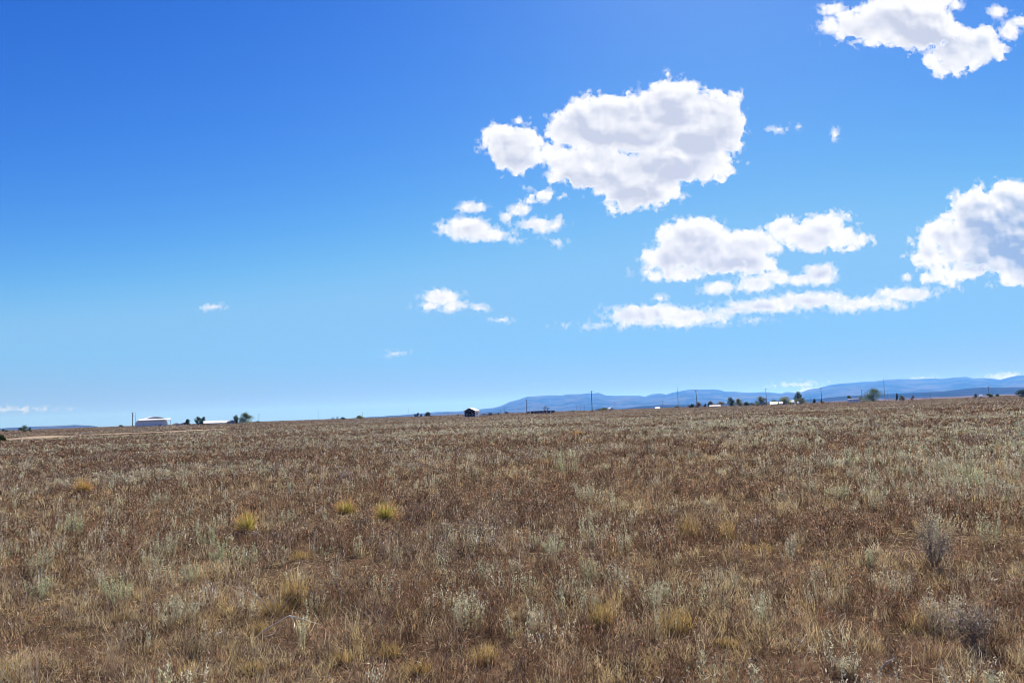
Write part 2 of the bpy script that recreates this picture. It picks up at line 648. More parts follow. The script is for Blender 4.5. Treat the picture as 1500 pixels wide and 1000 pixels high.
range_mesh('hills', NEARH, 8000, 1500, 1200, 23, (0.016, 0.026, 0.020), (0.045, 0.046, 0.036), 0.35)
LOWH = [(-420, 640), (-250, 634), (-60, 629), (0, 626.8), (40, 625), (75, 623.7), (108, 622.3), (128, 623), (142, 624.2), (152, 627), (170, 630)]
range_mesh('mesa', LOWH, 11000, 1800, 1500, 31, (0.03, 0.04, 0.022), (0.09, 0.08, 0.05), 0.35)
MIDH = [(380, 619), (430, 616.6), (480, 613.8), (530, 611.4), (600, 606.8), (650, 604), (700, 603), (760, 602.5), (800, 602)]
range_mesh('hills_beyond_field', MIDH, 13000, 1500, 1200, 37, (0.03, 0.04, 0.022), (0.09, 0.08, 0.05), 0.35)


# ------------------------------------------------------------------ field plants (numpy)
class Plants:
    """gathers many thin blades and flakes with colours, then links them as one mesh"""
    def __init__(s):
        s.v, s.c, s.q, s.t, s.n = [], [], [], [], 0

    def blades(s, root, tip, width, cb, ct, bend=0.18, rng=None, mid_tip=0.55):
        """a blade from root to tip, bowed sideways, two segments"""
        N = len(root)
        if N == 0:
            return
        d = tip - root
        L = np.linalg.norm(d, axis=1)[:, None]
        az = rng.uniform(0, 2 * np.pi, N)
        side = np.stack([np.cos(az), np.sin(az), np.zeros(N)], 1)
        bow = rng.normal(0, 1, (N, 3)) * bend * L
        bow[:, 2] = np.abs(bow[:, 2]) * 0.5
        mid = root + d * 0.52 + bow * 0.5
        w = np.asarray(width).reshape(-1, 1) * np.ones((N, 1))
        V = np.stack([root - side * w * 0.5, root + side * w * 0.5, mid + side * w * 0.42, mid - side * w * 0.42, tip], 1)
        cm = cb * (1 - mid_tip) + ct * mid_tip
        C = np.stack([cb, cb, cm, cm, ct], 1)
        b = s.n + np.arange(N)[:, None] * 5
        s.q.append(b + np.array([0, 1, 2, 3]))
        s.t.append(b + np.array([3, 2, 4]))
        s.v.append(V.reshape(-1, 3))
        s.c.append(C.reshape(-1, 3))
        s.n += N * 5

    def flakes(s, cen, dirv, length, width, col, rng):
        """small leaf or twig bits: flat lozenges"""
        N = len(cen)
        if N == 0:
            return
        d = dirv / (np.linalg.norm(dirv, axis=1)[:, None] + 1e-9)
        r = rng.normal(0, 1, (N, 3))
        sd = np.cross(d, r)
        sd /= (np.linalg.norm(sd, axis=1)[:, None] + 1e-9)
        L = np.asarray(length).reshape(-1, 1) * np.ones((N, 1))
        w = np.asarray(width).reshape(-1, 1) * np.ones((N, 1))
        V = np.stack([cen - d * L * 0.5, cen + sd * w * 0.5, cen + d * L * 0.5, cen - sd * w * 0.5], 1)
        b = s.n + np.arange(N)[:, None] * 4
        s.q.append(b + np.array([0, 1, 2, 3]))
        s.v.append(V.reshape(-1, 3))
        s.c.append(np.repeat(col, 4, axis=0))
        s.n += N * 4

    def mesh(s, name):
        return np_mesh(name, np.concatenate(s.v), np.concatenate(s.q), np.concatenate(s.t) if s.t else None, np.clip(np.concatenate(s.c), 0.004, 0.9))


PX = 784.0                          # render pixels per radian


def wmin(d, w0, k=0.55):
    return np.maximum(w0, k * d / PX)


def scatter(rng, d0, d1, rho, az=41):
    """random points in a wedge ahead of the camera"""
    a = R(az)
    n = int(rho * a * (d1 * d1 - d0 * d0))
    d = np.sqrt(rng.uniform(d0 * d0, d1 * d1, n))
    t = rng.uniform(-a, a, n)
    return d * np.sin(t), d * np.cos(t), d


TR = None


def off_track(x, y):
    """False where the track runs"""
    global TR
    if TR is None:
        p = np.array(track_xy())
        TR = np.concatenate([p[i] * (1 - f) + p[i + 1] * f for i in range(len(p) - 1) for f in np.linspace(0, 1, 40)[:, None, None]]).reshape(-1, 2)
    ok = np.ones(len(x), bool)
    m = np.where((y > 2) & (y < 60))[0]
    d = np.hypot(x[m], y[m])
    keep = np.ones(len(m), bool)
    for cx, cy_, cr, reach in CLEAR:
        cd = math.hypot(cx, cy_)
        ux, uy = cx / cd, cy_ / cd
        al = (x[m] - cx) * ux + (y[m] - cy_) * uy          # along the view, past the plant
        la = np.abs((x[m] - cx) * uy - (y[m] - cy_) * ux)
        keep &= ~((la < cr) & (al < cr * 0.6) & (al > -cr * 0.6 - reach))
    # small bare gaps where the red soil shows
    keep &= ~((y[m] < 30) & (fbm(x[m] * 1.5, y[m] * 1.1, 97, 2) > 0.66))
    ok[m] &= keep | (_hash((x[m] * 997).astype(int), (y[m] * 991).astype(int), 3) < 0.10)
    near = np.where((y > 75) & (y < 400) & (x < 10))[0]
    for k in range(0, len(near), 4000):
        i = near[k:k + 4000]
        d = np.min(np.hypot(x[i, None] - TR[None, :, 0], y[i, None] - TR[None, :, 1]), axis=1)
        ok[i] = d > 3.2
    return ok


def cover_masks(x, y):
    """how much sage, straw grass and brown weed grow at a place (0..1 each)"""
    r = np.hypot(x, y)
    az = np.degrees(np.arctan2(x, y))
    s1 = fbm(x * 0.30, y * 0.30, 41, 4)
    s2 = fbm(x * 0.040, y * 0.055, 42, 3)
    sage = sstep(0.475, 0.585, 0.42 * s1 + 0.58 * s2)
    g1 = fbm(x * 0.38, y * 0.38, 51, 4)
    g2 = fbm(x * 0.05, y * 0.035, 52, 3)
    left = 0.10 * sstep(-6, -26, az) * (1 - sstep(25, 60, r)) + 0.10 * sstep(-12, -26, az) * (1 - sstep(7, 9, r)) + 0.05 * sstep(24, 32, az) + 0.14 * sstep(150, 240, r) * sstep(-4, -14, az)
    grass = sstep(0.47, 0.62, 0.48 * g1 + 0.52 * g2 + left)
    w1 = fbm(x * 0.5, y * 0.5, 61, 3)
    weed = sstep(0.28, 0.50, w1) * (1 - 0.45 * grass) * (1 - 0.35 * sage)
    return sage, grass, weed


def vary(rng, col, n, s=0.16, hue=0.06):
    c = np.asarray(col, float)[None, :] * np.exp(rng.normal(0, s, (n, 1))) * np.exp(rng.normal(0, hue, (n, 3)))
    return c


def unit_up(rng, n, spread):
    a = rng.uniform(0, 2 * np.pi, n)
    s = np.abs(rng.normal(0, spread, n))
    return np.stack([np.cos(a) * s, np.sin(a) * s, np.ones(n)], 1)


ZONES = [(2.4, 8, 1.7), (8, 16, 1.15), (16, 36, 0.5), (36, 80, 0.22), (80, 180, 0.075), (180, 420, 0.020), (420, 950, 0.006)]


def rep(a, k):
    return np.repeat(a, k, axis=0)


def build_weeds():
    rng = np.random.default_rng(5)
    P = Plants()
    for zi, (d0, d1, f) in enumerate(ZONES):
        x, y, d = scatter(rng, d0, d1, 78 * f)
        sage, grass, weed = cover_masks(x, y)
        k = (rng.random(len(x)) < 0.18 + 0.82 * weed) & off_track(x, y)
        x, y, d = x[k], y[k], d[k]
        n = len(x)
        if n == 0:
            continue
        big = vn(x * 0.9, y * 0.9, 71)
        h = (0.10 + 0.20 * rng.random(n) * (0.45 + big)) * (1 - 0.55 * sstep(90, 260, d))
        base = np.stack([x, y, gh(x, y)], 1)
        tone = (0.5 * fbm(x * 0.22, y * 0.16, 73, 3) + 0.5 * fbm(x * 0.035, y * 0.06, 74, 3) - 0.5) * 1.5 + 0.5 + rng.normal(0, 0.08, n)
        pal = np.array([[0.228, 0.136, 0.078], [0.285, 0.228, 0.168], [0.47, 0.385, 0.240], [0.130, 0.085, 0.060]])
        u1 = tone + rng.normal(0, 0.07, n)
        kind = np.where(u1 < 0.48, 0, np.where(u1 < 0.575, 1, 2))
        kind[rng.random(n) < 0.16] = 3
        pc = pal[kind] * np.exp(rng.normal(-0.03, 0.38, (n, 1)))
        nst = [12, 9, 7, 5, 4, 3, 3][zi]
        nfl = [34, 22, 12, 6, 4, 3, 2][zi]
        # stems
        b = rep(base, nst)
        hh = rep(h, nst) * rng.uniform(0.5, 1.05, n * nst)
        u = unit_up(rng, n * nst, 0.42)
        spread = rep(0.03 + 0.10 * h, nst)[:, None]
        root = b + np.concatenate([rng.normal(0, 1, (n * nst, 2)) * spread * 0.6, np.full((n * nst, 1), -0.01)], 1)
        tip = root + u * hh[:, None]
        dd = rep(d, nst)
        c = rep(pc, nst) * np.exp(rng.normal(0, 0.22, (n * nst, 1)))
        pale = rng.random(n * nst) < 0.15              # bleached old stalks
        c[pale] = vary(rng, (0.52, 0.44, 0.32), int(pale.sum()), 0.22)
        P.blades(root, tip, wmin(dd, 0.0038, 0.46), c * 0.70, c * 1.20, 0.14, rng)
        # twiglets and dry seed leaves along the stems
        b = rep(base, nfl)
        hh = rep(h, nfl)
        a = rng.uniform(0, 2 * np.pi, n * nfl)
        zz = rng.beta(1.9, 1.3, n * nfl)
        rr = np.abs(rng.normal(0, 0.40, n * nfl)) * hh * (0.25 + zz) + 0.015
        cen = b + np.stack([np.cos(a) * rr, np.sin(a) * rr, zz * hh], 1)
        dv = rng.normal(0, 0.75, (n * nfl, 3)) + np.array([0, 0, 1.0])
        c = rep(pc, nfl) * np.exp(rng.normal(0.0, 0.62, (n * nfl, 1)))
        hi = rng.random(n * nfl) < [0.09, 0.09, 0.08, 0.07, 0.05, 0.04, 0.04][zi]         # bleached seed husks
        c[hi] = vary(rng, (0.46, 0.36, 0.26), int(hi.sum()), 0.3)
        dd = rep(d, nfl)
        P.flakes(cen, dv, wmin(dd, 0.040, 1.9) * rng.uniform(0.5, 1.5, n * nfl), wmin(dd, 0.0050, 0.66), c, rng)
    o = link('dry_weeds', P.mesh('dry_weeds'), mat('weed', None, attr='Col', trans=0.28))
    tag(o, 'reddish brown dry weeds covering the whole field', 'weeds', kind='stuff')
    return P.n


def build_grass():
    rng = np.random.default_rng(9)
    P = Plants()
    for zi, (d0, d1, f) in enumerate(ZONES):
        x, y, d = scatter(rng, d0, d1, 33 * f)
        sage, grass, weed = cover_masks(x, y)
        k = (rng.random(len(x)) < 0.22 + 0.78 * grass) & off_track(x, y)
        x, y, d = x[k], y[k], d[k]
        n = len(x)
        if n == 0:
            continue
        base = np.stack([x, y, gh(x, y)], 1)
        low = rng.random(n) < 0.62                  # low curly mats beside the taller bunches
        h = np.where(low, 0.04 + 0.06 * rng.random(n), 0.08 + 0.15 * rng.random(n)) * (1 - 0.55 * sstep(90, 260, d))
        nb = [34, 24, 14, 8, 5, 4, 3][zi]
        t = rng.random((n, 1))
        pc = np.array([0.62, 0.475, 0.235]) * t + np.array([0.61, 0.505, 0.33]) * (1 - t)
        pc = pc * np.exp(rng.normal(0, 0.16, (n, 1)))
        b = rep(base, nb)
        hh = rep(h, nb) * rng.uniform(0.4, 1.1, n * nb)
        u = unit_up(rng, n * nb, 0.45)
        lean = rng.normal(0, 0.16, (n, 2))
        u[:, :2] += rep(lean, nb)
        lw = rep(low, nb)
        u[lw, :2] *= 2.0
        root = b + np.concatenate([rng.normal(0, 0.035, (n * nb, 2)), np.full((n * nb, 1), -0.01)], 1)
        tip = root + u * hh[:, None]
        c = rep(pc, nb) * np.exp(rng.normal(0, 0.22, (n * nb, 1)))
        dd = rep(d, nb)
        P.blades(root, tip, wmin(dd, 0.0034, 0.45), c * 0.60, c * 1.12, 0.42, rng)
    # a low mat of short dry stuff over the soil
    for d0, d1, rho in ((2.4, 9, 900), (9, 18, 420), (18, 40, 90)):
        x, y, d = scatter(rng, d0, d1, rho)
        n = len(x)
        tone = fbm(x * 0.7, y * 0.7, 91, 3)[:, None]
        root = np.stack([x, y, gh(x, y) - 0.005], 1)
        hh = rng.uniform(0.02, 0.10, n) * (0.5 + vn(x * 1.3, y * 1.3, 92))
        tip = root + unit_up(rng, n, 0.9) * hh[:, None]
        c = (np.array([0.44, 0.325, 0.170]) * tone + np.array([0.17, 0.110, 0.072]) * (1 - tone)) * np.exp(rng.normal(0, 0.45, (n, 1)))
        P.blades(root, tip, wmin(d, 0.0038, 0.5), c * 0.7, c * 1.15, 0.4, rng)
    # fallen straw lying between the plants
    x, y, d = scatter(rng, 2.4, 22, 420)
    z = gh(x, y) + rng.uniform(0.002, 0.03, len(x))
    dv = np.concatenate([rng.normal(0, 1, (len(x), 2)), rng.normal(0, 0.18, (len(x), 1))], 1)
    c = vary(rng, (0.34, 0.26, 0.16), len(x), 0.55)
    P.flakes(np.stack([x, y, z], 1), dv, rng.uniform(0.04, 0.16, len(x)), wmin(d, 0.003, 0.4), c, rng)
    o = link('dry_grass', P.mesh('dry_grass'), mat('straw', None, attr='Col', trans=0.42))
    tag(o, 'pale straw coloured dry grass between the weeds', 'grass', kind='stuff')
    return P.n


def sage_into(P, rng, x, y, d, h, w, nst, nfl, col, rel=False):
    """pale silvery wands with short leaves up their stems"""
    n = len(x)
    z = np.zeros(n) if rel else gh(x, y)
    base = np.stack([x, y, z], 1)
    N = n * nst
    hh = rep(h, nst) * rng.uniform(0.55, 1.08, N)
    root = rep(base, nst)
    a = rng.uniform(0, 2 * np.pi, N)
    rr = np.sqrt(rng.random(N)) * rep(w, nst)
    root = root + np.stack([np.cos(a) * rr * 0.75, np.sin(a) * rr * 0.75, np.full(N, -0.01)], 1)
    u = unit_up(rng, N, 0.12)
    u[:, 0] += np.cos(a) * rr * 0.45 / np.maximum(hh, 0.05)
    u[:, 1] += np.sin(a) * rr * 0.45 / np.maximum(hh, 0.05)
    tip = root + u * hh[:, None]
    dd = rep(d, nst)
    c0 = rep(col, nst) * np.exp(rng.normal(0, 0.12, (N, 1)))
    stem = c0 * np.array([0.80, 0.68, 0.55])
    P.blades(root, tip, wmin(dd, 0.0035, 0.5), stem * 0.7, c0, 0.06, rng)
    M = N * nfl
    t = 1 - rng.beta(1.1, 1.9, M)
    p = rep(root, nfl) * (1 - t[:, None]) + rep(tip, nfl) * t[:, None] + rng.normal(0, 0.006, (M, 3))
    dv = rng.normal(0, 0.65, (M, 3)) + np.array([0, 0, 1.0])
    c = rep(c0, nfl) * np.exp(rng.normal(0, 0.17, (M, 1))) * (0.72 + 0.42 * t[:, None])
    df = rep(dd, nfl)
    P.flakes(p, dv, wmin(df, 0.020, 1.3) * rng.uniform(0.6, 1.3, M), wmin(df, 0.0080, 0.8), c, rng)


def build_sage():
    rng = np.random.default_rng(13)
    P = Plants()
    for zi, (d0, d1, f) in enumerate(ZONES):
        x, y, d = scatter(rng, d0, d1, 14.0 * f)
        sage, grass, weed = cover_masks(x, y)
        k = (rng.random(len(x)) < 0.14 + 0.86 * sage) & off_track(x, y)
        if zi < 2:
            k &= rng.random(len(x)) < [0.34, 0.5][zi]
        x, y, d = x[k], y[k], d[k]
        n = len(x)
        if n == 0:
            continue
        h = (0.14 + 0.24 * rng.random(n) ** 1.3) * (1 - 0.55 * sstep(90, 260, d))
        w = 0.035 + 0.14 * rng.random(n) ** 1.5
        t = rng.random((n, 1))
        col = (np.array([0.49, 0.505, 0.325]) * t + np.array([0.55, 0.500, 0.375]) * (1 - t)) * np.exp(rng.normal(0, 0.13, (n, 1)))
        sage_into(P, rng, x, y, d, h, w, [11, 9, 7, 5, 3, 3, 2][zi], [14, 10, 6, 4, 3, 2, 2][zi], col)
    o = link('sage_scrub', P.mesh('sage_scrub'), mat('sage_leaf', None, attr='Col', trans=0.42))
    tag(o, 'silvery grey green scrub scattered through the brown weeds', 'scrub', kind='stuff')
    return P.n


#__OBJ_BEGIN__

# ------------------------------------------------------------------ things in the near field
def rel_mesh(name, P, m, parent=None, loc=None):
    return link(name, P.mesh(name), m, parent, loc)


LEAF_SAGE = mat('sage_leaf', None, attr='Col', trans=0.42)
STRAW = mat('straw', None, attr='Col', trans=0.42)
WEED = mat('weed', None, attr='Col', trans=0.28)


def near_sage(px, py, hpx, wpx, label, tone=0.5, seed=0, dens=1.0):
    """one silvery sage plant: base pixel, height and width in pixels"""
    g = ground_pt(px, py, wpx * 0.42, 0.35)
    s = ppm(g.y)
    rng = np.random.default_rng(900 + seed)
    P = Plants()
    h, w = hpx * s, wpx * s * 0.5
    col = (np.array([0.44, 0.465, 0.275]) * (1 - tone) + np.array([0.53, 0.465, 0.335]) * tone)[None, :]
    d = np.array([g.length])
    z = np.zeros(1)
    nst = int(np.clip(34 * wpx / 45 * dens, 12, 54))
    sage_into(P, rng, z, z, d, np.array([h]), np.array([w]), nst, 24, col, rel=True)
    o = rel_mesh('sage_plant', P, LEAF_SAGE, loc=g)
    tag(o, label, 'plant', 'silvery sage plants in the near field')
    return o


SAGES = [
    (171, 888, 42, 40, 0.0, 'pale green sage plant beside a dark hollow in the lower left field'),
    (262, 918, 46, 62, 0.7, 'wide grey sage plant with many thin wands, low on the left of the field'),
    (283, 852, 32, 26, 0.2, 'green grey sage plant just above the wide grey one'),
    (304, 800, 34, 30, 0.1, 'dense sage plant with the pale curved twig at its side'),
    (326, 824, 34, 34, 0.0, 'dense pale green sage plant below the green based golden tuft on the left'),
    (361, 826, 30, 34, 0.3, 'sage plant right below the fan of white twigs'),
    (244, 816, 40, 36, 0.5, 'tall loose grey sage plant left of the dense pale green ones'),
    (226, 836, 34, 26, 0.7, 'thin grey sage plant in front of the tall loose grey one'),
    (108, 790, 44, 26, 0.1, 'tall narrow sage plant below the pale straw tuft at the left'),
    (57, 846, 48, 34, 0.4, 'tall loose sage plant near the left edge of the field'),
    (57, 880, 34, 34, 0.2, 'bluish sage plant below the tall loose one near the left edge'),
    (232, 738, 22, 30, 0.6, 'small pale sage plant right of the pale straw tuft'),
    (422, 770, 22, 26, 0.4, 'small sage plant right of the left green based golden tuft'),
    (386, 746, 20, 14, 0.1, 'very small sage plant up and right of the left golden tuft'),
    (471, 764, 16, 12, 0.8, 'tiny forked pale plant between the golden tufts'),
    (633, 716, 24, 28, 0.8, 'whitish withered sage plant under the right curled dead stalk'),
    (831, 696, 38, 34, 0.2, 'tall sage plant in the middle of the field, farther than the others'),
    (866, 740, 34, 44, 0.6, 'broad grey sage plant right of the middle of the field'),
    (869, 766, 24, 24, 0.5, 'small grey sage plant just below the broad grey one'),
    (808, 812, 20, 34, 0.3, 'low bushy sage plant near the red bare soil'),
    (758, 842, 24, 18, 0.9, 'white leaved small plant on the red bare soil'),
    (686, 924, 52, 44, 0.6, 'tall pale dried sage plant low in the middle of the field'),
    (865, 852, 42, 28, 0.2, 'upright green grey sage plant with few wands right of the middle'),
    (962, 880, 30, 44, 0.5, 'wide low sage plant beside orange brown weeds'),
    (791, 930, 36, 34, 0.9, 'cluster of pale dry wands right of the tall dried sage'),
    (1040, 748, 22, 20, 0.8, 'pale small sage plant among straw grass right of the middle'),
    (1152, 736, 24, 22, 0.7, 'whitish small sage plant in the right half of the field'),
    (1185, 726, 28, 24, 0.6, 'grey sage plant in front of a belt of scrub on the right'),
    (1228, 738, 32, 30, 0.5, 'bluish grey sage plant in the belt of scrub on the right'),
    (1289, 752, 30, 26, 0.7, 'lavender grey sage plant right of the bluish one'),
    (1429, 712, 30, 30, 0.1, 'tall green sage plant left of the dark hollow at the right edge'),
    (1163, 812, 32, 14, 0.9, 'row of three thin pale upright stalks on the right'),
    (1276, 832, 30, 16, 0.3, 'narrow pale sage plant left of the dark twiggy shrub'),
    (1308, 876, 44, 46, 0.9, 'wide lavender grey dry plant low on the right'),
    (1376, 800, 56, 40, 0.7, 'tall grey sage plant standing behind the dark twiggy shrub'),
    (1243, 998, 30, 30, 0.8, 'pale dry sage plant at the bottom edge on the right'),
    (1385, 930, 60, 50, 0.9, 'tall grey dry plant beside the black hollow at lower right'),
    (1450, 800, 50, 30, 0.4, 'yellowish sage plant right of the dark twiggy shrub'),
]
for k_, (a, b, c, d_, tone_, lab_) in enumerate(SAGES):
    near_sage(a, b, c, d_, lab_, tone_, k_)


def golden_tuft(px, py, hpx, wpx, green, label, seed):
    g = ground_pt(px, py, wpx * 0.55, 1.7)
    s = ppm(g.y)
    rng = np.random.default_rng(300 + seed)
    P = Plants()
    h, w = hpx * s, wpx * s * 0.5
    n = 420
    a = rng.uniform(0, 2 * np.pi, n)
    el = np.arccos(rng.uniform(0.12, 1.0, n))
    dv = np.stack([np.cos(a) * np.sin(el), np.sin(a) * np.sin(el), np.cos(el)], 1)
    root = np.stack([np.cos(a) * w * 0.25 * rng.random(n), np.sin(a) * w * 0.25 * rng.random(n), np.full(n, -0.01)], 1)
    tip = root + dv * np.array([w, w, h]) * (0.62 + 0.5 * rng.random((n, 1)) ** 1.5)
    cb = vary(rng, (0.30, 0.30, 0.05), n, 0.3) * green + vary(rng, (0.33, 0.22, 0.06), n, 0.2) * (1 - green)
    ct = vary(rng, (0.76, 0.53, 0.22), n, 0.28)
    P.blades(root, tip, np.full(n, max(0.005, 0.60 * s)), cb, ct, 0.10, rng, 0.22)
    # short dead orange leaf ends on top
    k = rng.choice(n, 150)
    P.flakes(tip[k] * 0.97, dv[k] + rng.normal(0, 0.3, (150, 3)), h * 0.20, max(0.006, 0.6 * s), vary(rng, (0.80, 0.40, 0.16), 150, 0.25), rng)
    o = rel_mesh('bunchgrass', P, STRAW, loc=g)
    tag(o, label, 'grass tuft', 'golden bunchgrass tufts')


golden_tuft(361, 779, 38, 42, 1.0, 'green based golden tuft with a white twig fan in front of it', 1)
golden_tuft(565, 763, 34, 42, 1.0, 'green based golden tuft, rightmost of the three bright ones', 2)
golden_tuft(507, 752, 30, 38, 0.75, 'paler golden tuft close to the left of the rightmost bright one', 3)
golden_tuft(122, 719, 22, 30, 0.1, 'straw yellow tuft in the left of the field', 4)
golden_tuft(845, 637, 8, 18, 0.0, 'tiny far yellow tuft in the middle distance', 5)


def straw_clump(px, py, hpx, wpx, label, seed, col=(0.46, 0.33, 0.14), n=260, tall=0.0):
    g = ground_pt(px, py, wpx * 0.40, 0.30)
    s = ppm(g.y)
    rng = np.random.default_rng(500 + seed)
    P = Plants()
    h, w = hpx * s, wpx * s * 0.5
    a = rng.uniform(0, 2 * np.pi, n)
    r = np.sqrt(rng.random(n)) * w
    root = np.stack([np.cos(a) * r * 0.7, np.sin(a) * r * 0.7, np.full(n, -0.01)], 1)
    u = unit_up(rng, n, 0.7 - 0.45 * tall)
    tip = root + u * (h * rng.uniform(0.4, 1.0, n))[:, None]
    c = vary(rng, col, n, 0.28)
    P.blades(root, tip, np.full(n, 0.0042), c * 0.6, c * 1.15, 0.35 - 0.2 * tall, rng)
    o = rel_mesh('straw_clump', P, STRAW, loc=g)
    tag(o, label, 'grass clump', 'straw grass clumps in the near field')


for k_, (a, b, c, d_, n_, t_, lab_) in enumerate([
        (430, 890, 58, 44, 240, 1.0, 'tall golden grass clump above the white forked stick'),
        (375, 930, 22, 34, 200, 0.0, 'orange straw mound left of the white forked stick'),
        (405, 900, 26, 60, 260, 0.2, 'yellow green straw mound under the sheaf of long pale stems'),
        (500, 966, 22, 40, 260, 0.0, 'small pale straw mound, left of two at the bottom middle'),
        (570, 958, 26, 44, 280, 0.0, 'small pale straw mound over a dark shadow at the bottom middle'),
        (610, 985, 26, 46, 260, 0.1, 'straw mound nearest the bottom edge, beside bare red soil'),
        (370, 985, 24, 44, 260, 0.1, 'orange straw mound at the bottom left of the middle'),
        (880, 915, 46, 46, 240, 0.9, 'upright orange grass clump right of the bottom middle'),
        (1010, 790, 48, 40, 180, 0.9, 'tall pale arching grass clump right of the middle'),
        (1065, 790, 40, 36, 140, 0.9, 'tall loose straw clump beside the arching one'),
        (710, 972, 34, 50, 260, 0.6, 'yellow straw clump below the tall dried sage'),
        (990, 925, 44, 60, 280, 0.8, 'yellow grass clump in front of the wide low sage'),
        (1065, 945, 16, 40, 240, 0.0, 'flat straw mound with a dark rim low on the right'),
        (440, 818, 16, 60, 260, 0.0, 'wide flat straw mound over a dark burrow'),
        (1110, 806, 14, 70, 260, 0.0, 'wide flat straw mound in the right half')]):
    straw_clump(a, b, c, d_, lab_, k_, n=n_, tall=t_)


def sticks(name, label, cat, base, strokes, m, r=0.0035, seed=0, group=None, spread=0.12):
    """dead stems: each stroke is a pixel polyline near the base pixel; depth wanders round the base"""
    g = ground_pt(*base, 16, 0.35)
    s = ppm(g.y)
    rn = random.Random(seed)
    b = MB()
    for st in strokes:
        pts = []
        dy = rn.uniform(-spread, spread)
        for i, (px, py) in enumerate(st):
            d = ray(px, py)
            y = g.y + dy + i * rn.uniform(-0.04, 0.04)
            p = Vector((d.x / d.y * y, y, CAM_H + d.z / d.y * y))
            p.z = max(p.z, ghf(p.x, p.y) - 0.005)
            pts.append(p - g)
        n = len(pts)
        fine = []
        for i in range(n - 1):
            for f in (0, 0.34, 0.67):
                q = pts[i].lerp(pts[i + 1], f)
                if f:
                    q = q + Vector((rn.gauss(0, 1), rn.gauss(0, 1), rn.gauss(0, 1))) * s * 0.5
                fine.append(q)
        fine.append(pts[-1])
        k = len(fine)
        b.tube(fine, [r * (1.1 - 0.7 * i / k) for i in range(k)], 5)
    o = b.build(name, m, loc=g, smooth=True)
    tag(o, label, cat, group)
    return o


BONE = mat('bleached_wood', (0.62, 0.56, 0.46), 0.9, 0.15, 20)
PALE = mat('dry_stem', (0.46, 0.38, 0.27), 0.9, 0.2, 20)
DARKT = mat('dark_twig', (0.27, 0.22, 0.17), 0.9, 0.3, 20)
sticks('dead_branch', 'white forked stick lying low on the left of the field', 'branch', (400, 930),
       [[(376, 932), (398, 916), (424, 901)], [(424, 901), (431, 912), (430, 922)], [(388, 938), (402, 928), (412, 916)], [(424, 901), (440, 905), (470, 914)]], BONE, 0.0060, 1)
sticks('dry_stems', 'sheaf of long pale arching stems above the white forked stick', 'stems', (400, 905),
       [[(395, 905), (380, 888), (350, 868), (322, 850)], [(400, 900), (384, 880), (362, 862), (340, 858)], [(378, 902), (360, 890), (334, 878)],
        [(392, 890), (378, 872), (356, 864)], [(402, 888), (396, 872), (384, 858)], [(372, 906), (352, 892), (336, 876), (334, 890)], [(408, 895), (420, 880), (428, 872)]],
       PALE, 0.0042, 2)
sticks('dead_stalk', 'curled bleached stalk with drooping ends, left of the two in the middle distance', 'stalk', (511, 708),
       [[(492, 702), (505, 696), (517, 690), (519, 697), (511, 706)], [(517, 690), (514, 700), (510, 709)], [(497, 700), (508, 692), (517, 690)], [(493, 684), (505, 683), (513, 688)], [(511, 709), (512, 698), (509, 692)]], BONE, 0.0085, 3)
sticks('dead_stalk', 'curled bleached stalk, right of the two in the middle distance', 'stalk', (633, 706),
       [[(629, 690), (634, 688), (645, 693), (655, 701)], [(636, 688), (647, 690), (653, 697)], [(629, 690), (632, 698), (633, 706)]], PALE, 0.0080, 4)
sticks('dead_twig', 'fan of white twigs in front of the left golden tuft', 'twig', (375, 786),
       [[(360, 786), (372, 780), (378, 778)], [(378, 790), (378, 778), (374, 770)], [(386, 792), (378, 780), (368, 778)], [(366, 782), (376, 778)], [(384, 784), (376, 780), (370, 784)]], BONE, 0.0050, 5)
sticks('dead_twig', 'pale curved twig lying beside the dense sage plants', 'twig', (300, 800),
       [[(262, 783), (272, 777), (284, 775), (292, 778)], [(300, 768), (316, 777), (332, 784)], [(272, 777), (270, 784)]], PALE, 0.0050, 6)
sticks('dead_twig', 'short dark twig poking up at the left of the field', 'twig', (66, 730), [[(66, 730), (71, 718), (77, 708)], [(68, 726), (64, 716)]], DARKT, 0.011, 7)
sticks('dead_stalk', 'white bent stalk beside the dark hollow at the right edge', 'stalk', (1482, 720),
       [[(1466, 705), (1470, 711), (1476, 716), (1482, 714), (1484, 708)], [(1477, 719), (1484, 714)]], BONE, 0.010, 8)
sticks('dead_branch', 'long pale twig standing up low on the right of the field', 'branch', (1165, 955), [[(1160, 958), (1172, 942), (1182, 928)], [(1172, 942), (1170, 934)]], BONE, 0.0045, 9)
sticks('dry_stems', 'arching pale stem at the bottom edge on the right', 'stems', (1300, 985), [[(1288, 980), (1298, 970), (1312, 962), (1314, 974)], [(1298, 968), (1306, 984)]], BONE, 0.0050, 10)
sticks('dry_stems', 'spray of long brown grey stems low in the middle of the field', 'stems', (555, 925),
       [[(556, 920), (540, 902), (512, 884)], [(556, 918), (546, 898), (528, 880)], [(558, 918), (552, 890), (548, 872)], [(552, 924), (530, 912), (505, 905)], [(560, 915), (572, 890), (582, 876)]], PALE, 0.0038, 11)


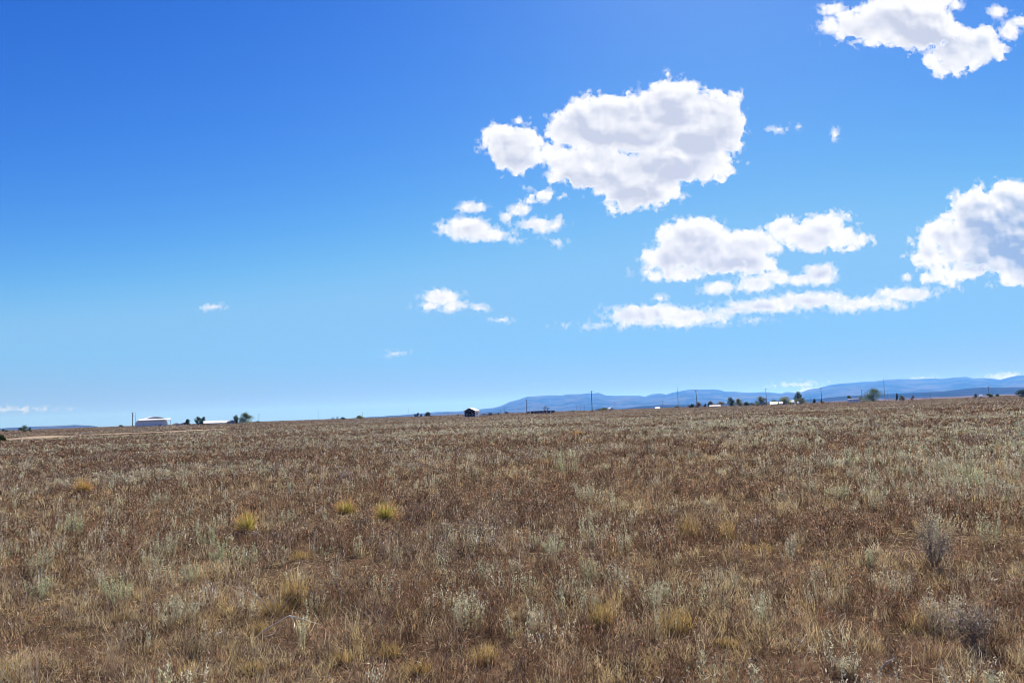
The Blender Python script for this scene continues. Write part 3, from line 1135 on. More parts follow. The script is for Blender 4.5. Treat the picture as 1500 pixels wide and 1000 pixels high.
def twiggy_shrub(px, py, hpx, wpx, label, seed, dark=True):
    g = ground_pt(px, py)
    s = ppm(g.y)
    rn = random.Random(seed)
    b = MB()
    h, w = hpx * s, wpx * s * 0.5
    P = Plants()
    ends = []
    for k in range(6):
        a = rn.uniform(0, 6.283)
        sp = rn.uniform(0.1, 1.0)
        p = Vector((rn.gauss(0, 0.03), rn.gauss(0, 0.03), -0.01))
        e = Vector((math.cos(a) * w * sp, math.sin(a) * w * sp, h * rn.uniform(0.6, 1.0)))
        pts = [p.lerp(e, f) + Vector((rn.gauss(0, 0.012), rn.gauss(0, 0.012), 0.05 * h * math.sin(3.14 * f))) for f in (0, 0.3, 0.55, 0.8, 1)]
        b.tube(pts, [0.0075, 0.0065, 0.0048, 0.0034, 0.002], 5)
        for j in range(11):
            f = rn.uniform(0.25, 0.98)
            q = p.lerp(e, f)
            e2 = q + Vector((rn.gauss(0, 0.07), rn.gauss(0, 0.07), rn.uniform(0.03, 0.13)))
            b.tube([q, q.lerp(e2, 0.5) + Vector((rn.gauss(0, 0.01), rn.gauss(0, 0.01), 0)), e2], [0.0034, 0.0026, 0.0015], 4)
            ends += [q, e2]
    o = empty('twiggy_shrub', g)
    tag(o, label, 'shrub')
    b.build('branches', DARKT, o, smooth=True)
    rng = np.random.default_rng(seed)
    c = np.array(ends)
    k = rng.integers(0, len(c), 1500)
    P.flakes(c[k] + rng.normal(0, 0.035, (1500, 3)), rng.normal(0, 1, (1500, 3)) + np.array([0, 0, 0.8]), rng.uniform(0.015, 0.04, 1500), 0.005,
             vary(rng, (0.36, 0.30, 0.22), 1500, 0.5), rng)
    rel_mesh('twig_flakes', P, WEED, o)  # loose flakes stand in for the shrub's fine twigs and leaf bits
    return o


twiggy_shrub(1368, 832, 62, 84, 'dark bare twiggy shrub on the right of the field', 3)
twiggy_shrub(1432, 950, 44, 60, 'dark stemmed dense shrub near the lower right corner', 8)


# ------------------------------------------------------------------ the field's cover
NW, NG, NS = build_weeds(), build_grass(), build_sage()
print('plant verts', NW, NG, NS)


# ------------------------------------------------------------------ trees and bushes on the skyline
LEAF = mat('tree_leaf', None, attr='Col', trans=0.5)
BARK = mat('bark', (0.10, 0.075, 0.055), 0.95, 0.3, 3)


def top_height(px, ytop, Y):
    d = ray(px, ytop)
    return CAM_H + d.z / d.y * Y - at(px, Y).z


TONES = {'dark': (0.065, 0.085, 0.028), 'green': (0.105, 0.14, 0.040), 'olive': (0.18, 0.19, 0.065), 'grey': (0.20, 0.17, 0.12), 'pale': (0.17, 0.20, 0.09)}


def tree(name, label, px, ytop, wpx, Y, tone='dark', seed=0, lobes=9, shape='round', cat='tree', group='trees and bushes along the skyline', trunk=0.22, dense=1.0):
    p = at(px, Y)
    s = ppm(Y)
    H, W = top_height(px, ytop, Y), wpx * s * (0.64 if shape == 'round' else 0.5)
    rng = np.random.default_rng(2000 + seed)
    rn = random.Random(seed)
    o = empty(name, p)
    tag(o, label, cat, group)
    base = trunk * H
    # limbs reach from the trunk to the clumps of leaves
    cl = []
    for k in range(lobes):
        a = rn.uniform(0, 6.283)
        t = (k + 0.5) / lobes
        if shape == 'cone':
            r = W * (1 - t) * 0.75 * rn.uniform(0.4, 1)
        else:
            r = W * 0.80 * math.sqrt(max(0.05, 1 - (1.7 * t - 0.45) ** 2 * 0.8)) * math.sqrt(rn.uniform(0.1, 1))
        cl.append((math.cos(a) * r, math.sin(a) * r * 0.9, base + (H - base) * (0.06 + 0.80 * t), rn.uniform(0.6, 1.15)))
    b = MB()
    tr = max(0.06, 0.028 * H)
    b.tube([(0, 0, -0.2), (rn.gauss(0, .05) * H * .3, 0, base * 0.6 + 0.1), (rn.gauss(0, .03) * H, rn.gauss(0, .03) * H, H * 0.62)], [tr * 1.2, tr, tr * 0.3], 7)
    for (x, y, z, q) in cl:
        z0 = min(z * 0.55, H * 0.5)
        b.tube([(0, 0, z0), (x * 0.45, y * 0.45, (z0 + z) * 0.5 + 0.03 * H), (x * 0.95, y * 0.95, z)], [tr * 0.5, tr * 0.3, tr * 0.12], 5)
    b.build('trunk', BARK, o, smooth=True)
    P = Plants()
    n = int(110 * lobes * dense)
    L = np.array(cl)
    k = rng.integers(0, lobes, n)
    g = rng.normal(0, 1, (n, 3))
    g /= np.linalg.norm(g, axis=1)[:, None] + 1e-6
    g *= (rng.random((n, 1)) ** 0.45)
    rad = np.array([W * (0.50 if shape == 'round' else 0.32), W * 0.48, (H - base) * (0.26 if shape == 'round' else 0.16)])
    c = L[k, :3] + g * rad * L[k, 3:4] * rng.uniform(0.75, 1.15, (n, 1))
    c[:, 2] = np.clip(c[:, 2], 0.05, H)
    lt = rng.normal(0, 0.22, lobes)[k][:, None]
    col = np.array(TONES[tone])[None, :] * np.exp(lt + rng.normal(0, 0.30, (n, 1))) * np.exp(rng.normal(0, 0.08, (n, 3)))
    sz = max(0.10, 0.50 * s)
    P.flakes(c, rng.normal(0, 1, (n, 3)), sz * rng.uniform(0.9, 2.0, n), sz * rng.uniform(0.7, 1.3, n), col, rng)
    rel_mesh('crown', P, LEAF, o)
    return o


def bare_tree(label, px, ytop, wpx, Y, seed):
    p = at(px, Y)
    H, W = top_height(px, ytop, Y), wpx * ppm(Y) * 0.5
    rn = random.Random(seed)
    b = MB()
    tr = 0.035 * H

    def branch(p0, d, ln, r, lev):
        p1 = p0 + d * ln
        b.tube([p0, p0.lerp(p1, 0.5) + Vector((rn.gauss(0, .05) * ln, rn.gauss(0, .05) * ln, 0)), p1], [r, r * 0.8, r * 0.55], 5)
        if lev == 0:
            return
        for _ in range(3):
            e = (d + Vector((rn.gauss(0, .42), rn.gauss(0, .42), rn.uniform(-0.05, 0.35)))).normalized()
            branch(p1, e, ln * rn.uniform(0.55, 0.8), r * 0.6, lev - 1)
    for a in range(3):
        e = Vector((rn.gauss(0, .30) * W / H * 3, rn.gauss(0, .3), 1)).normalized()
        branch(Vector((0, 0, -0.1)), e, H * 0.36, tr, 3)
    o = empty('bare_tree', p)
    tag(o, label, 'tree', 'bare trees along the skyline')
    b.build('trunk', BARK, o, smooth=True)


TREES = [
    ('bush', 'small dark wind bent bush alone at the far left skyline', 35, 622.5, 11, 330, 'dark', 6, 'round', 'bush'),
    ('bush', 'tiny dark bush right of the wind bent one at the far left', 43, 625.5, 5, 330, 'dark', 4, 'round', 'bush'),
    ('bush', 'lowest dark bush near the left end of the skyline', 6, 627.5, 6, 420, 'dark', 4, 'round', 'bush'),
    ('bush', 'dark green bush at the left edge in front of the pale track', 1, 637, 11, 105, 'dark', 6, 'round', 'bush'),
    ('bush', 'dark bush between the pale vehicles left of the hangar', 176, 622.3, 9, 620, 'dark', 6, 'round', 'bush'),
    ('bush', 'low dark bush spread below the left end of the hangar', 207, 624.5, 18, 560, 'dark', 6, 'round', 'bush'),
    ('tree', 'small round dark tree right of the hangar', 275.5, 613.4, 9, 620, 'dark', 8, 'round', 'tree'),
    ('tree', 'dark green upright tree, left of the pair beside the long white roof', 290, 609.8, 9, 600, 'green', 10, 'round', 'tree'),
    ('tree', 'dark upright tree touching the left end of the long white roof', 297.5, 610.2, 7, 600, 'dark', 9, 'round', 'tree'),
    ('tree', 'smaller tree close to the left of the big leafy tree by the house', 346, 607.5, 8, 590, 'green', 8, 'round', 'tree'),
    ('tree', 'big leafy tree beside the house with the grey gable', 359, 603.5, 19, 590, 'green', 16, 'round', 'tree'),
    ('bush', 'small dark bush below a pole right of the big leafy tree', 377.5, 616, 5, 620, 'dark', 4, 'round', 'bush'),
    ('bush', 'tiny dark bush alone on the bare skyline left of the middle', 414, 616, 4, 700, 'dark', 4, 'round', 'bush'),
    ('bush', 'dark low bush right of the bare saplings', 502, 610.6, 8, 700, 'dark', 6, 'round', 'bush'),
    ('tree', 'round topped green tree above a white vehicle', 527, 608.3, 11, 700, 'olive', 8, 'round', 'tree'),
    ('tree', 'small dark tree, left of the group left of the open shed', 607.5, 606, 4, 760, 'dark', 5, 'round', 'tree'),
    ('tree', 'dark tree in the middle of the group left of the open shed', 612, 604.5, 5, 760, 'dark', 6, 'round', 'tree'),
    ('tree', 'tiny dark tree between two larger ones left of the open shed', 617.5, 606.2, 4, 760, 'dark', 5, 'round', 'tree'),
    ('tree', 'widest dark tree of the group left of the open shed', 627, 603.3, 9, 760, 'dark', 8, 'round', 'tree'),
    ('bush', 'grey bush left of the open shed', 671, 606, 7, 700, 'grey', 5, 'round', 'bush'),
    ('bush', 'grey bush under thin poles right of the open shed', 741, 602.5, 7, 700, 'grey', 5, 'round', 'bush'),
    ('bush', 'dark bush right of the dark vehicle by the shed', 730, 604, 4, 620, 'dark', 4, 'round', 'bush'),
    ('bush', 'dark bush alone left of the tall near pole', 840, 601, 6, 600, 'dark', 5, 'round', 'bush'),
    ('bush', 'bluish bush at the left end of the long derelict building', 774, 602.5, 6, 580, 'dark', 5, 'round', 'bush'),
    ('tree', 'wide green tree mound right of the tall near pole', 884, 597, 15, 800, 'green', 9, 'round', 'tree'),
    ('bush', 'green low bush left of the black round bush', 991, 594.5, 8, 640, 'olive', 5, 'round', 'bush'),
    ('bush', 'black round bush left of the leaning pole', 1013, 591, 7, 560, 'dark', 7, 'round', 'bush'),
    ('bush', 'grey brown brushy bush at the foot of the leaning pole', 1022, 588, 9, 600, 'grey', 7, 'round', 'bush'),
    ('bush', 'small green bush left of the low white roofed building', 1033, 591, 4, 640, 'green', 5, 'round', 'bush'),
    ('tree', 'grey green tree above the left end of the low white roof', 1041, 587, 7, 660, 'pale', 7, 'round', 'tree'),
    ('bush', 'brown grey hedge bush right above the low white roof', 1055, 588, 14, 640, 'grey', 8, 'round', 'bush'),
    ('tree', 'green tree with two loose tops right of the low white roof', 1071, 581.5, 11, 620, 'green', 10, 'round', 'tree'),
    ('tree', 'olive tree right of the one with two loose tops', 1081, 583, 13, 620, 'olive', 10, 'round', 'tree'),
    ('bush', 'dark green bush between the olive tree and the wide leaning tree', 1094, 588, 8, 640, 'green', 6, 'round', 'bush'),
    ('bush', 'yellow green bush left of the wide leaning tree', 1101, 590, 7, 640, 'olive', 5, 'round', 'bush'),
    ('tree', 'wide olive tree leaning over beside the white house', 1116, 580, 17, 600, 'olive', 13, 'round', 'tree'),
    ('bush', 'green bush right behind the white house', 1134, 585.5, 10, 660, 'green', 6, 'round', 'bush'),
    ('tree', 'dense broad tree behind the small white shed', 1149, 581, 21, 620, 'olive', 15, 'round', 'tree'),
    ('tree', 'tall loose topped tree behind the row of houses', 1170, 573, 11, 640, 'dark', 12, 'round', 'tree'),
    ('bush', 'spreading olive bush under the tall loose topped tree', 1175, 582, 15, 620, 'olive', 9, 'round', 'bush'),
    ('bush', 'thin dark bush between two poles on the right', 1193, 584, 5, 640, 'green', 5, 'round', 'bush'),
    ('bush', 'small bush at the foot of the dark pole on the right', 1204, 584.5, 4, 600, 'olive', 4, 'round', 'bush'),
    ('bush', 'grey green bush behind the left end of the white trailer', 1244, 579, 9, 620, 'green', 6, 'round', 'bush'),
    ('bush', 'grey brown bush behind the right end of the white trailer', 1261, 580.5, 8, 640, 'grey', 6, 'round', 'bush'),
    ('tree', 'big broad dark tree, largest on the right of the skyline', 1279, 567.8, 27, 560, 'green', 20, 'round', 'tree'),
    ('tree', 'dark pointed evergreen right of the big broad tree', 1314, 574.6, 7, 580, 'dark', 9, 'cone', 'tree'),
    ('bush', 'grey green bush beside the dark pointed evergreen', 1321, 579, 8, 600, 'olive', 6, 'round', 'bush'),
    ('bush', 'thin bush on the pale plain right of the evergreen', 1337, 579, 5, 640, 'grey', 4, 'round', 'bush'),
    ('bush', 'dark grey bush left of the small white building at the far right', 1429, 577, 6, 640, 'grey', 5, 'round', 'bush'),
    ('tree', 'green tree at the foot of the pole at the far right', 1449, 576, 9, 660, 'green', 7, 'round', 'tree'),
    ('bush', 'grey green bush right of the far right pole', 1460, 576.5, 8, 680, 'olive', 6, 'round', 'bush'),
    ('tree', 'black dense tree at the right end of the skyline', 1498, 570, 14, 520, 'dark', 12, 'round', 'tree'),
]
for k_, (nm, lab_, px_, yt_, w_, Y_, tone_, lb_, sh_, ct_) in enumerate(TREES):
    tree(nm, lab_, px_, yt_, w_, Y_, tone_, k_, lb_, sh_, ct_, trunk=0.01 if nm == 'bush' else 0.05, dense=2.8)
bare_tree('bare branching tree in front of the long derelict building', 798, 593, 11, 520, 4)
bare_tree('bare thin sapling on the skyline left of the middle, left of two', 488, 609.5, 5, 700, 6)
bare_tree('bare thin sapling on the skyline left of the middle, right of two', 494, 609, 5, 700, 9)

# ------------------------------------------------------------------ utility poles
WOOD = mat('pole_wood', (0.13, 0.10, 0.082), 0.9, 0.25, 2)
STEEL = mat('galvanised_steel', (0.30, 0.31, 0.33), 0.6, 0.1, 2)


def pole(label, px, ytop, Y, r=0.15, arm=True, group='utility poles along the skyline', steel=False, lean=0.0, arms=1, cat='pole', name='utility_pole'):
    p = at(px, Y)
    H = top_height(px, ytop, Y)
    o = empty(name, p)
    tag(o, label, cat, group)
    m = STEEL if steel else WOOD
    MB().tube([(0, 0, -0.4), (lean * 0.5, 0, H * 0.5), (lean, 0, H)], [r, r * 0.9, r * 0.72], 8).build('post', m, o, smooth=True)
    if arm:
        for k in range(arms):
            z = H - 0.5 - 1.1 * k
            MB().box(lean - 1.1, lean + 1.1, -r - 0.10, -r + 0.02, z, z + 0.16).build('crossarm', m, o)
    return o


POLES = [
    ('dark pole with a transformer close left of the hangar', 194, 604, 560, 0.26, True, False),
    ('thin pale pole between the dark pole and the hangar', 198.3, 604, 700, 0.14, False, True),
    ('slim pole right of the big leafy tree by the house', 379.3, 606, 760, 0.16, True, False),
    ('tallest pole, standing nearest in the middle of the skyline', 867.4, 572, 390, 0.20, True, False),
    ('pole with two crossarms left of the derelict building', 771.5, 585, 640, 0.24, True, False),
    ('leaning brown pole with brush at its foot', 1021.5, 571, 480, 0.19, True, False),
    ('pole rising behind the wide olive tree right of the middle', 1123, 569, 560, 0.19, True, False),
    ('dark pole alone between the houses and the white trailer', 1203.8, 567.5, 560, 0.20, True, False),
    ('pole close left of the big broad dark tree', 1263, 570.5, 640, 0.17, True, False),
    ('pole right of the big broad dark tree, near its crown', 1301, 575.5, 820, 0.17, False, False),
    ('dark pole near the right end of the skyline', 1449, 566, 560, 0.19, True, False),
    ('short dark pole on the pale plain at the right', 1363.8, 576, 640, 0.20, False, False),
    ('slim pole right of the green tree mound', 901, 589, 820, 0.19, True, False),
    ('pole on the dark blue hill right of the small white roof', 971, 587, 820, 0.18, True, False),
]
for k_, (lab_, px_, yt_, Y_, r_, arm_, st_) in enumerate(POLES):
    o_ = pole(lab_, px_, yt_, Y_, r_, arm_, steel=st_, lean=-0.45 if 'leaning' in lab_ else 0.0, arms=2 if 'two crossarms' in lab_ else 1)
    if 'transformer' in lab_:
        H_ = top_height(px_, yt_, Y_)
        MB().tube([(0.42, -0.1, H_ - 2.6), (0.42, -0.1, H_ - 1.5)], [0.3, 0.3], 10).build('transformer', STEEL, o_, smooth=True)
FAINT = [(466, 600), (531, 603.5), (599, 597.5), (656, 602), (733, 600), (739, 595.5), (759, 597), (844.5, 593), (850, 592.5), (856, 594), (879, 594), (1008, 589), (1132, 583),
         (1188, 580), (1333, 577), (1355, 576), (1377, 576)]
for px_, yt_ in FAINT:
    pole('thin faint utility pole far off on the skyline', px_, yt_, 950, 0.16, px_ > 700, group='thin faint distant utility poles')


def mast(label, px, ytop, ymid, Y):
    """guyed mast: a stout lower post carrying a whip antenna"""
    p = at(px, Y)
    H, Hm = top_height(px, ytop, Y), top_height(px, ymid, Y)
    o = empty('radio_mast', p)
    tag(o, label, 'mast', 'radio masts')
    MB().tube([(0, 0, -0.3), (0, 0, Hm)], [0.20, 0.13], 8).build('post', STEEL, o, smooth=True)
    MB().tube([(0, 0, Hm - 0.6), (0, 0, H)], [0.10, 0.05], 6).build('antenna', STEEL, o, smooth=True)
    MB().box(-0.5, 0.5, -0.08, 0.08, Hm - 0.5, Hm - 0.3).build('bracket', STEEL, o)


mast('tall thin mast with a whip top in front of the mountains', 993.6, 563.5, 571, 700)
mast('tall thin mast with a whip top right of the big broad dark tree', 1296.5, 552, 557.5, 620)


# ------------------------------------------------------------------ buildings
CORR = mat('corrugated_metal', (0.86, 0.85, 0.82), 0.5, 0.10, 0.8, metal=0.0)
WHITE = mat('white_paint', (0.80, 0.79, 0.76), 0.6, 0.06, 0.8)
CREAM = mat('cream_siding', (0.62, 0.58, 0.48), 0.8, 0.1, 1.0)
GREYW = mat('grey_siding', (0.34, 0.34, 0.35), 0.8, 0.15, 1.0)
GABLE = mat('grey_gable_metal', (0.42, 0.41, 0.41), 0.6, 0.1, 1.0)
DARKI = mat('dark_interior', (0.03, 0.028, 0.027), 0.9, 0.3, 1.0)
DGLASS = mat('dark_glass', (0.02, 0.025, 0.03), 0.12, 0.1, 1.0, spec=0.6)
TAN = mat('weathered_boards', (0.20, 0.15, 0.12), 0.9, 0.35, 1.2)
RUBBER = mat('rubber', (0.02, 0.02, 0.02), 0.85, 0.1, 5)
CHROME = mat('rim_metal', (0.45, 0.45, 0.46), 0.35, 0.1, 5, metal=0.8)


def corrugate(o, axis='X', pitch=0.5):
    """ribbed sheet metal: fine vertical ribs through bump"""
    return o


def hangar():
    Y = 600
    p = at(222, Y)
    s = ppm(Y)
    o = empty('hangar', p, face_cam(p))
    tag(o, 'wide grey metal hangar with rounded ends, white flat roof and arched vault', 'building')
    hw, h = 21.5 * s, top_height(222, 615.2, Y)
    r = 1.0 * h * 0.62
    prof = [(-hw, -0.3), (hw, -0.3)]
    for k in range(9):
        a = k / 8 * math.pi / 2
        prof.append((hw - r * 0.62 + r * 0.62 * math.cos(a), h - r + r * math.sin(a)))
    for k in range(9):
        a = math.pi / 2 + k / 8 * math.pi / 2
        prof.append((-hw + r * 0.62 + r * 0.62 * math.cos(a), h - r + r * math.sin(a)))
    MB().prism(prof, 0, 14).build('wall', CORR, o)
    # roof sheet with its open side to the right
    rise = 1.15
    MB().prism_x([(-1.3, h + 0.01), (10.0, h + rise - 0.2), (10.0, h + rise), (-1.3, h + 0.20)], -hw * 0.80, hw + 4.6 * s).build('roof', WHITE, o)
    # two slim posts carry the overhang
    for x in (hw + 4.2 * s,):
        for y in (-1.0, 13.8):
            MB().tube([(x, y, -0.3), (x, y, h)], [0.08, 0.08], 6).build('roof_post', STEEL, o)
    # arched vault behind, its axis running back to the left
    vw, vr = 12.2 * s, 2.9 * s
    z0 = h + rise - 0.15
    arc = []
    for k in range(17):
        t = -1 + 2 * k / 16
        arc.append((vw * t, z0 + vr * (1 - t * t)))
    x0 = 5.2 * s
    g = MB()
    n = len(arc)
    y0 = 10.05
    g.add([(x0 + x, y0, z) for x, z in arc], [tuple(range(n))])
    g.add([(x0 + x, y0 + 0.12, z) for x, z in arc], [tuple(range(n - 1, -1, -1))])
    g.build('gable', GABLE, o)
    v = MB()
    off = Vector((-7.0 * s * 0.9, 13.0, 0))
    th = 0.18
    vs = [(x0 + x * 1.01, y0 - 0.25, z + 0.02) for x, z in arc] + [(x0 + x * 1.01 + off.x, y0 + off.y, z + 0.02) for x, z in arc]
    vs += [(a, b, c + th) for a, b, c in vs]
    fs = []
    for k in range(n - 1):
        fs += [(k, k + 1, n + k + 1, n + k), (2 * n + k, 3 * n + k, 3 * n + k + 1, 2 * n + k + 1), (k, 2 * n + k, 2 * n + k + 1, k + 1), (n + k, n + k + 1, 3 * n + k + 1, 3 * n + k)]
    fs += [(0, n, 3 * n, 2 * n), (n - 1, 3 * n - 1, 4 * n - 1, 2 * n - 1)]
    v.add(vs, fs).build('vault_roof', WHITE, o)
    # sliding doors and the dark slits between them
    for a, b in ((-15.5, -9.0), (-8.4, -2.6), (-1.6, 5.0), (5.4, 11.6), (12.0, 17.0)):
        d = MB()
        d.box(a * s, b * s, -0.12, -0.003, -0.2, h * 0.80)
        w = (b - a) * s
        for q in range(1, int(w / 0.5)):
            d.box(a * s + q * 0.5, a * s + q * 0.5 + 0.12, -0.16, -0.121, -0.2, h * 0.80)
        d.build('door', CORR, o)
    MB().box(-16 * s, 18 * s, -0.30, -0.003, h * 0.81, h * 0.86).build('door_rail', GABLE, o)


hangar()


def house(name, label, px0, px1, ytop, Y, wall, roof, cat='house', depth=7.0, roof_share=0.42, wins=3, door=True, flat=False, group=None, over=0.35, rot=0.0):
    pc = (px0 + px1) / 2
    p = at(pc, Y)
    s = ppm(Y)
    W, H = (px1 - px0) * s, top_height(pc, ytop, Y)
    o = empty(name, p, face_cam(p) + rot)
    tag(o, label, cat, group)
    hw = W / 2 - over
    hwall = H * (1 - roof_share)
    MB().box(-hw, hw, 0, depth, -0.4, hwall).build('wall', wall, o)
    if flat:
        MB().box(-W / 2, W / 2, -over, depth + over, hwall + 0.003, H).build('roof', roof, o, bevel=0.03)
    else:
        prof = [(-over, hwall - 0.02), (depth + over, hwall - 0.02), (depth + over, hwall + 0.12), (depth / 2, H), (-over, hwall + 0.12)]
        MB().prism_x(prof, -W / 2, W / 2).build('roof', roof, o)
    n = wins + (1 if door else 0)
    for k in range(n):
        x = -hw + (k + 0.5) * 2 * hw / n
        if door and k == n // 2:
            MB().box(x - 0.45, x + 0.45, -0.06, -0.003, 0.02, min(2.05, hwall * 0.9)).build('door', GREYW, o)
        else:
            f = MB().box(x - 0.65, x + 0.65, -0.07, -0.003, hwall * 0.40, hwall * 0.85).build('window', WHITE, o)
            MB().box(x - 0.56, x + 0.56, -0.09, -0.071, hwall * 0.43, hwall * 0.82).build('pane', DGLASS, f)
    return o


house('house', 'long low house with a bright white roof between the trees', 299, 326, 615.7, 590, TAN, WHITE, roof_share=0.62, wins=4, depth=9, over=0.8)
house('house', 'low house with a white roof left of the big leafy tree', 327, 340, 615.5, 600, TAN, WHITE, roof_share=0.62, wins=2, depth=8, over=0.7)


def gable_house(label, px0, px1, ytop, Y, wall, roof, name='house', cat='house'):
    pc = (px0 + px1) / 2
    p = at(pc, Y)
    s = ppm(Y)
    W, H = (px1 - px0) * s, top_height(pc, ytop, Y)
    o = empty(name, p, face_cam(p) + 0.25)
    tag(o, label, cat)
    hw = W / 2 - 0.2
    hz_ = H * 0.58
    MB().prism([(-hw, -0.4), (hw, -0.4), (hw, hz_), (0, H - 0.15), (-hw, hz_)], 0, 7).build('wall', wall, o)
    for sg in (-1, 1):
        q = [(0, H - 0.13), (sg * W / 2, hz_ - 0.05), (sg * W / 2, hz_ + 0.08), (0, H)]
        MB().prism(q if sg > 0 else q[::-1], -0.35, 7.35).build('roof', roof, o)
    f = MB().box(-0.6, 0.6, -0.07, -0.003, hz_ * 0.4, hz_ * 0.85).build('window', WHITE, o)
    MB().box(-0.5, 0.5, -0.09, -0.071, hz_ * 0.45, hz_ * 0.8).build('pane', DGLASS, f)
    return o


gable_house('small house with a grey gable between the white roof and the big leafy tree', 335.5, 345, 614.8, 588, GREYW, GABLE)
gable_house('small dark house left of the round dark tree by the hangar', 266, 273, 618.5, 640, GREYW, GABLE)
gable_house('tiny dark roofed shed with a white front right of the hangar', 256.5, 263, 619.3, 640, WHITE, TAN, 'shed', 'shed')


def open_shed():
    Y = 350
    p = at(688, Y)
    s = ppm(Y)
    o = empty('open_shed', p, face_cam(p) - 0.26)
    tag(o, 'gable roofed white shed with a dark open front and pale base board', 'shed')
    hw = 8.1 * s
    H, he = top_height(688, 597.2, Y), top_height(688, 601.8, Y)
    D, t = 7.0, 0.12
    bh = top_height(688, 609.6, Y)
    MB().prism([(-hw, -0.3), (hw, -0.3), (hw, he), (0, H - 0.16), (-hw, he)], D - t, D).build('back_wall', WHITE, o)
    MB().box(-hw, -hw + t, 0.003, D - t - 0.003, -0.3, he - 0.05).build('side_wall', WHITE, o)
    sw = MB().box(hw - t, hw, 0.003, D - t - 0.003, -0.3, he - 0.05).build('side_wall', WHITE, o)
    w = MB().box(hw + 0.003, hw + 0.05, 2.6, 3.8, he * 0.40, he * 0.72).build('window', GREYW, sw)
    MB().box(hw + 0.051, hw + 0.07, 2.7, 3.7, he * 0.43, he * 0.69).build('pane', DGLASS, sw)
    # inside: dark lining, framing posts, things stored against the back
    MB().box(-hw + t + 0.01, hw - t - 0.01, 1.2, 1.3, 0.02, he - 0.06).build('inner_partition', DARKI, o)
    MB().box(-hw + t, hw - t, 0.02, 0.10, -0.3, bh).build('base_board', mat('pale_blue_board', (0.42, 0.45, 0.50), 0.7, 0.1, 1.5), o)
    for x in (-0.98, -0.33, 0.33, 0.98):
        MB().box(x * hw * 0.97 - 0.07, x * hw * 0.97 + 0.07, 0.11, 0.25, -0.2, he - 0.06).build('front_post', TAN, o)
    MB().box(-hw * 0.94, hw * 0.94, 0.26, 0.38, he - 0.25, he - 0.07).build('lintel', TAN, o)
    MB().prism([(-hw * 0.93, he - 0.04), (hw * 0.93, he - 0.04), (0, H - 0.24)], 0.30, 0.34).build('gable_board', DARKI, o)
    MB().prism([(-0.35, he + 0.15), (0.35, he + 0.15), (0.2, he + 0.4), (-0.2, he + 0.4)], 0.25, 0.29).build('gable_vent', GREYW, o)
    for x, w_, h_ in ((-0.62, 0.45, 1.1), (-0.1, 0.35, 0.8), (0.45, 0.5, 1.2)):
        MB().box(x * hw - w_, x * hw + w_ * 0.6, 0.75, 1.15, 0.9, 0.9 + h_).build('shelf_unit', GREYW, o)
    for sg in (-1, 1):
        q = [(0, H - 0.15), (sg * (hw + 0.35), he - 0.12), (sg * (hw + 0.35), he + 0.04), (0, H + 0.03)]
        MB().prism(q if sg > 0 else q[::-1], -0.45, D + 0.3).build('roof', WHITE, o)


open_shed()


def derelict():
    Y = 520
    px0, px1 = 776.5, 813
    pc = (px0 + px1) / 2
    p = at(pc, Y)
    s = ppm(Y)
    W, H = (px1 - px0) * s, top_height(pc, 601.3, Y)
    o = empty('derelict_building', p, face_cam(p))
    tag(o, 'long low derelict building with dark openings and no roof, behind a bare tree', 'building')
    hw, D, t = W / 2, 6.0, 0.25
    # front wall with real openings: piers, sill band and head band
    ops = [(-0.93, -0.74), (-0.60, -0.50), (-0.42, -0.30), (-0.22, -0.02), (0.16, 0.30), (0.40, 0.58), (0.78, 0.88)]
    f = MB()
    xs = [-1.0] + [v for o_ in ops for v in o_] + [1.0]
    for k in range(0, len(xs), 2):
        f.box(xs[k] * hw, xs[k + 1] * hw, 0, t, -0.4, H * 0.98)
    f.box(-hw * 0.999, hw * 0.999, 0.01, t - 0.01, -0.4, H * 0.22)
    f.box(-hw * 0.999, hw * 0.999, 0.01, t - 0.01, H * 0.86, H)
    f.build('front_wall', TAN, o)
    MB().box(-hw, hw, D, D + t, -0.4, H * 0.9).build('back_wall', TAN, o)
    for x in (-hw, hw - t):
        MB().box(x, x + t, t + 0.003, D - 0.003, -0.4, H * 0.95).build('side_wall', CREAM, o)
    MB().box(-hw + t + .01, hw - t - .01, 1.6, 1.7, -0.2, H * 0.92).build('inner_wall', DARKI, o)
    for a, b in ((-0.99, -0.955), (0.60, 0.68), (0.32, 0.37)):
        MB().box(a * hw, b * hw, -0.08, -0.003, 0.2, H * 0.85).build('white_panel', WHITE, o)
    MB().box(-0.44 * hw, -0.05 * hw, -0.10, -0.003, 0.25, H * 0.42).build('blue_panel', mat('faded_blue_paint', (0.11, 0.11, 0.24), 0.8, 0.2, 1.0), o)


derelict()
gable_house('small white gabled house right of the green tree mound', 892.5, 899.5, 596.3, 700, GREYW, WHITE)
house('shed', 'tiny low white roof alone right of the middle of the skyline', 959.5, 966.5, 596.0, 620, GREYW, WHITE, cat='shed', depth=4, roof_share=0.55, wins=1, door=False, over=0.15)
house('house', 'low pale roofed house under the brown grey hedge bush', 1039, 1055.5, 593.0, 600, GREYW, CREAM, depth=6, roof_share=0.5, wins=3, over=0.4)
house('house', 'bright white low house right of the wide leaning tree', 1128, 1139, 588.2, 600, GREYW, WHITE, depth=7, roof_share=0.6, wins=2, over=0.3)
house('shed', 'small white shed right of the bright white low house', 1141, 1146.5, 588.0, 600, GREYW, WHITE, cat='shed', depth=5, roof_share=0.55, wins=1, door=False, over=0.2)
house('house', 'small house with a pale green roof between the dense broad tree and the tall tree', 1156.5, 1163.5, 585.2, 620, TAN, mat('green_roof', (0.38, 0.52, 0.44), 0.6, 0.1, 1.0), depth=6, roof_share=0.5, wins=2, over=0.3)
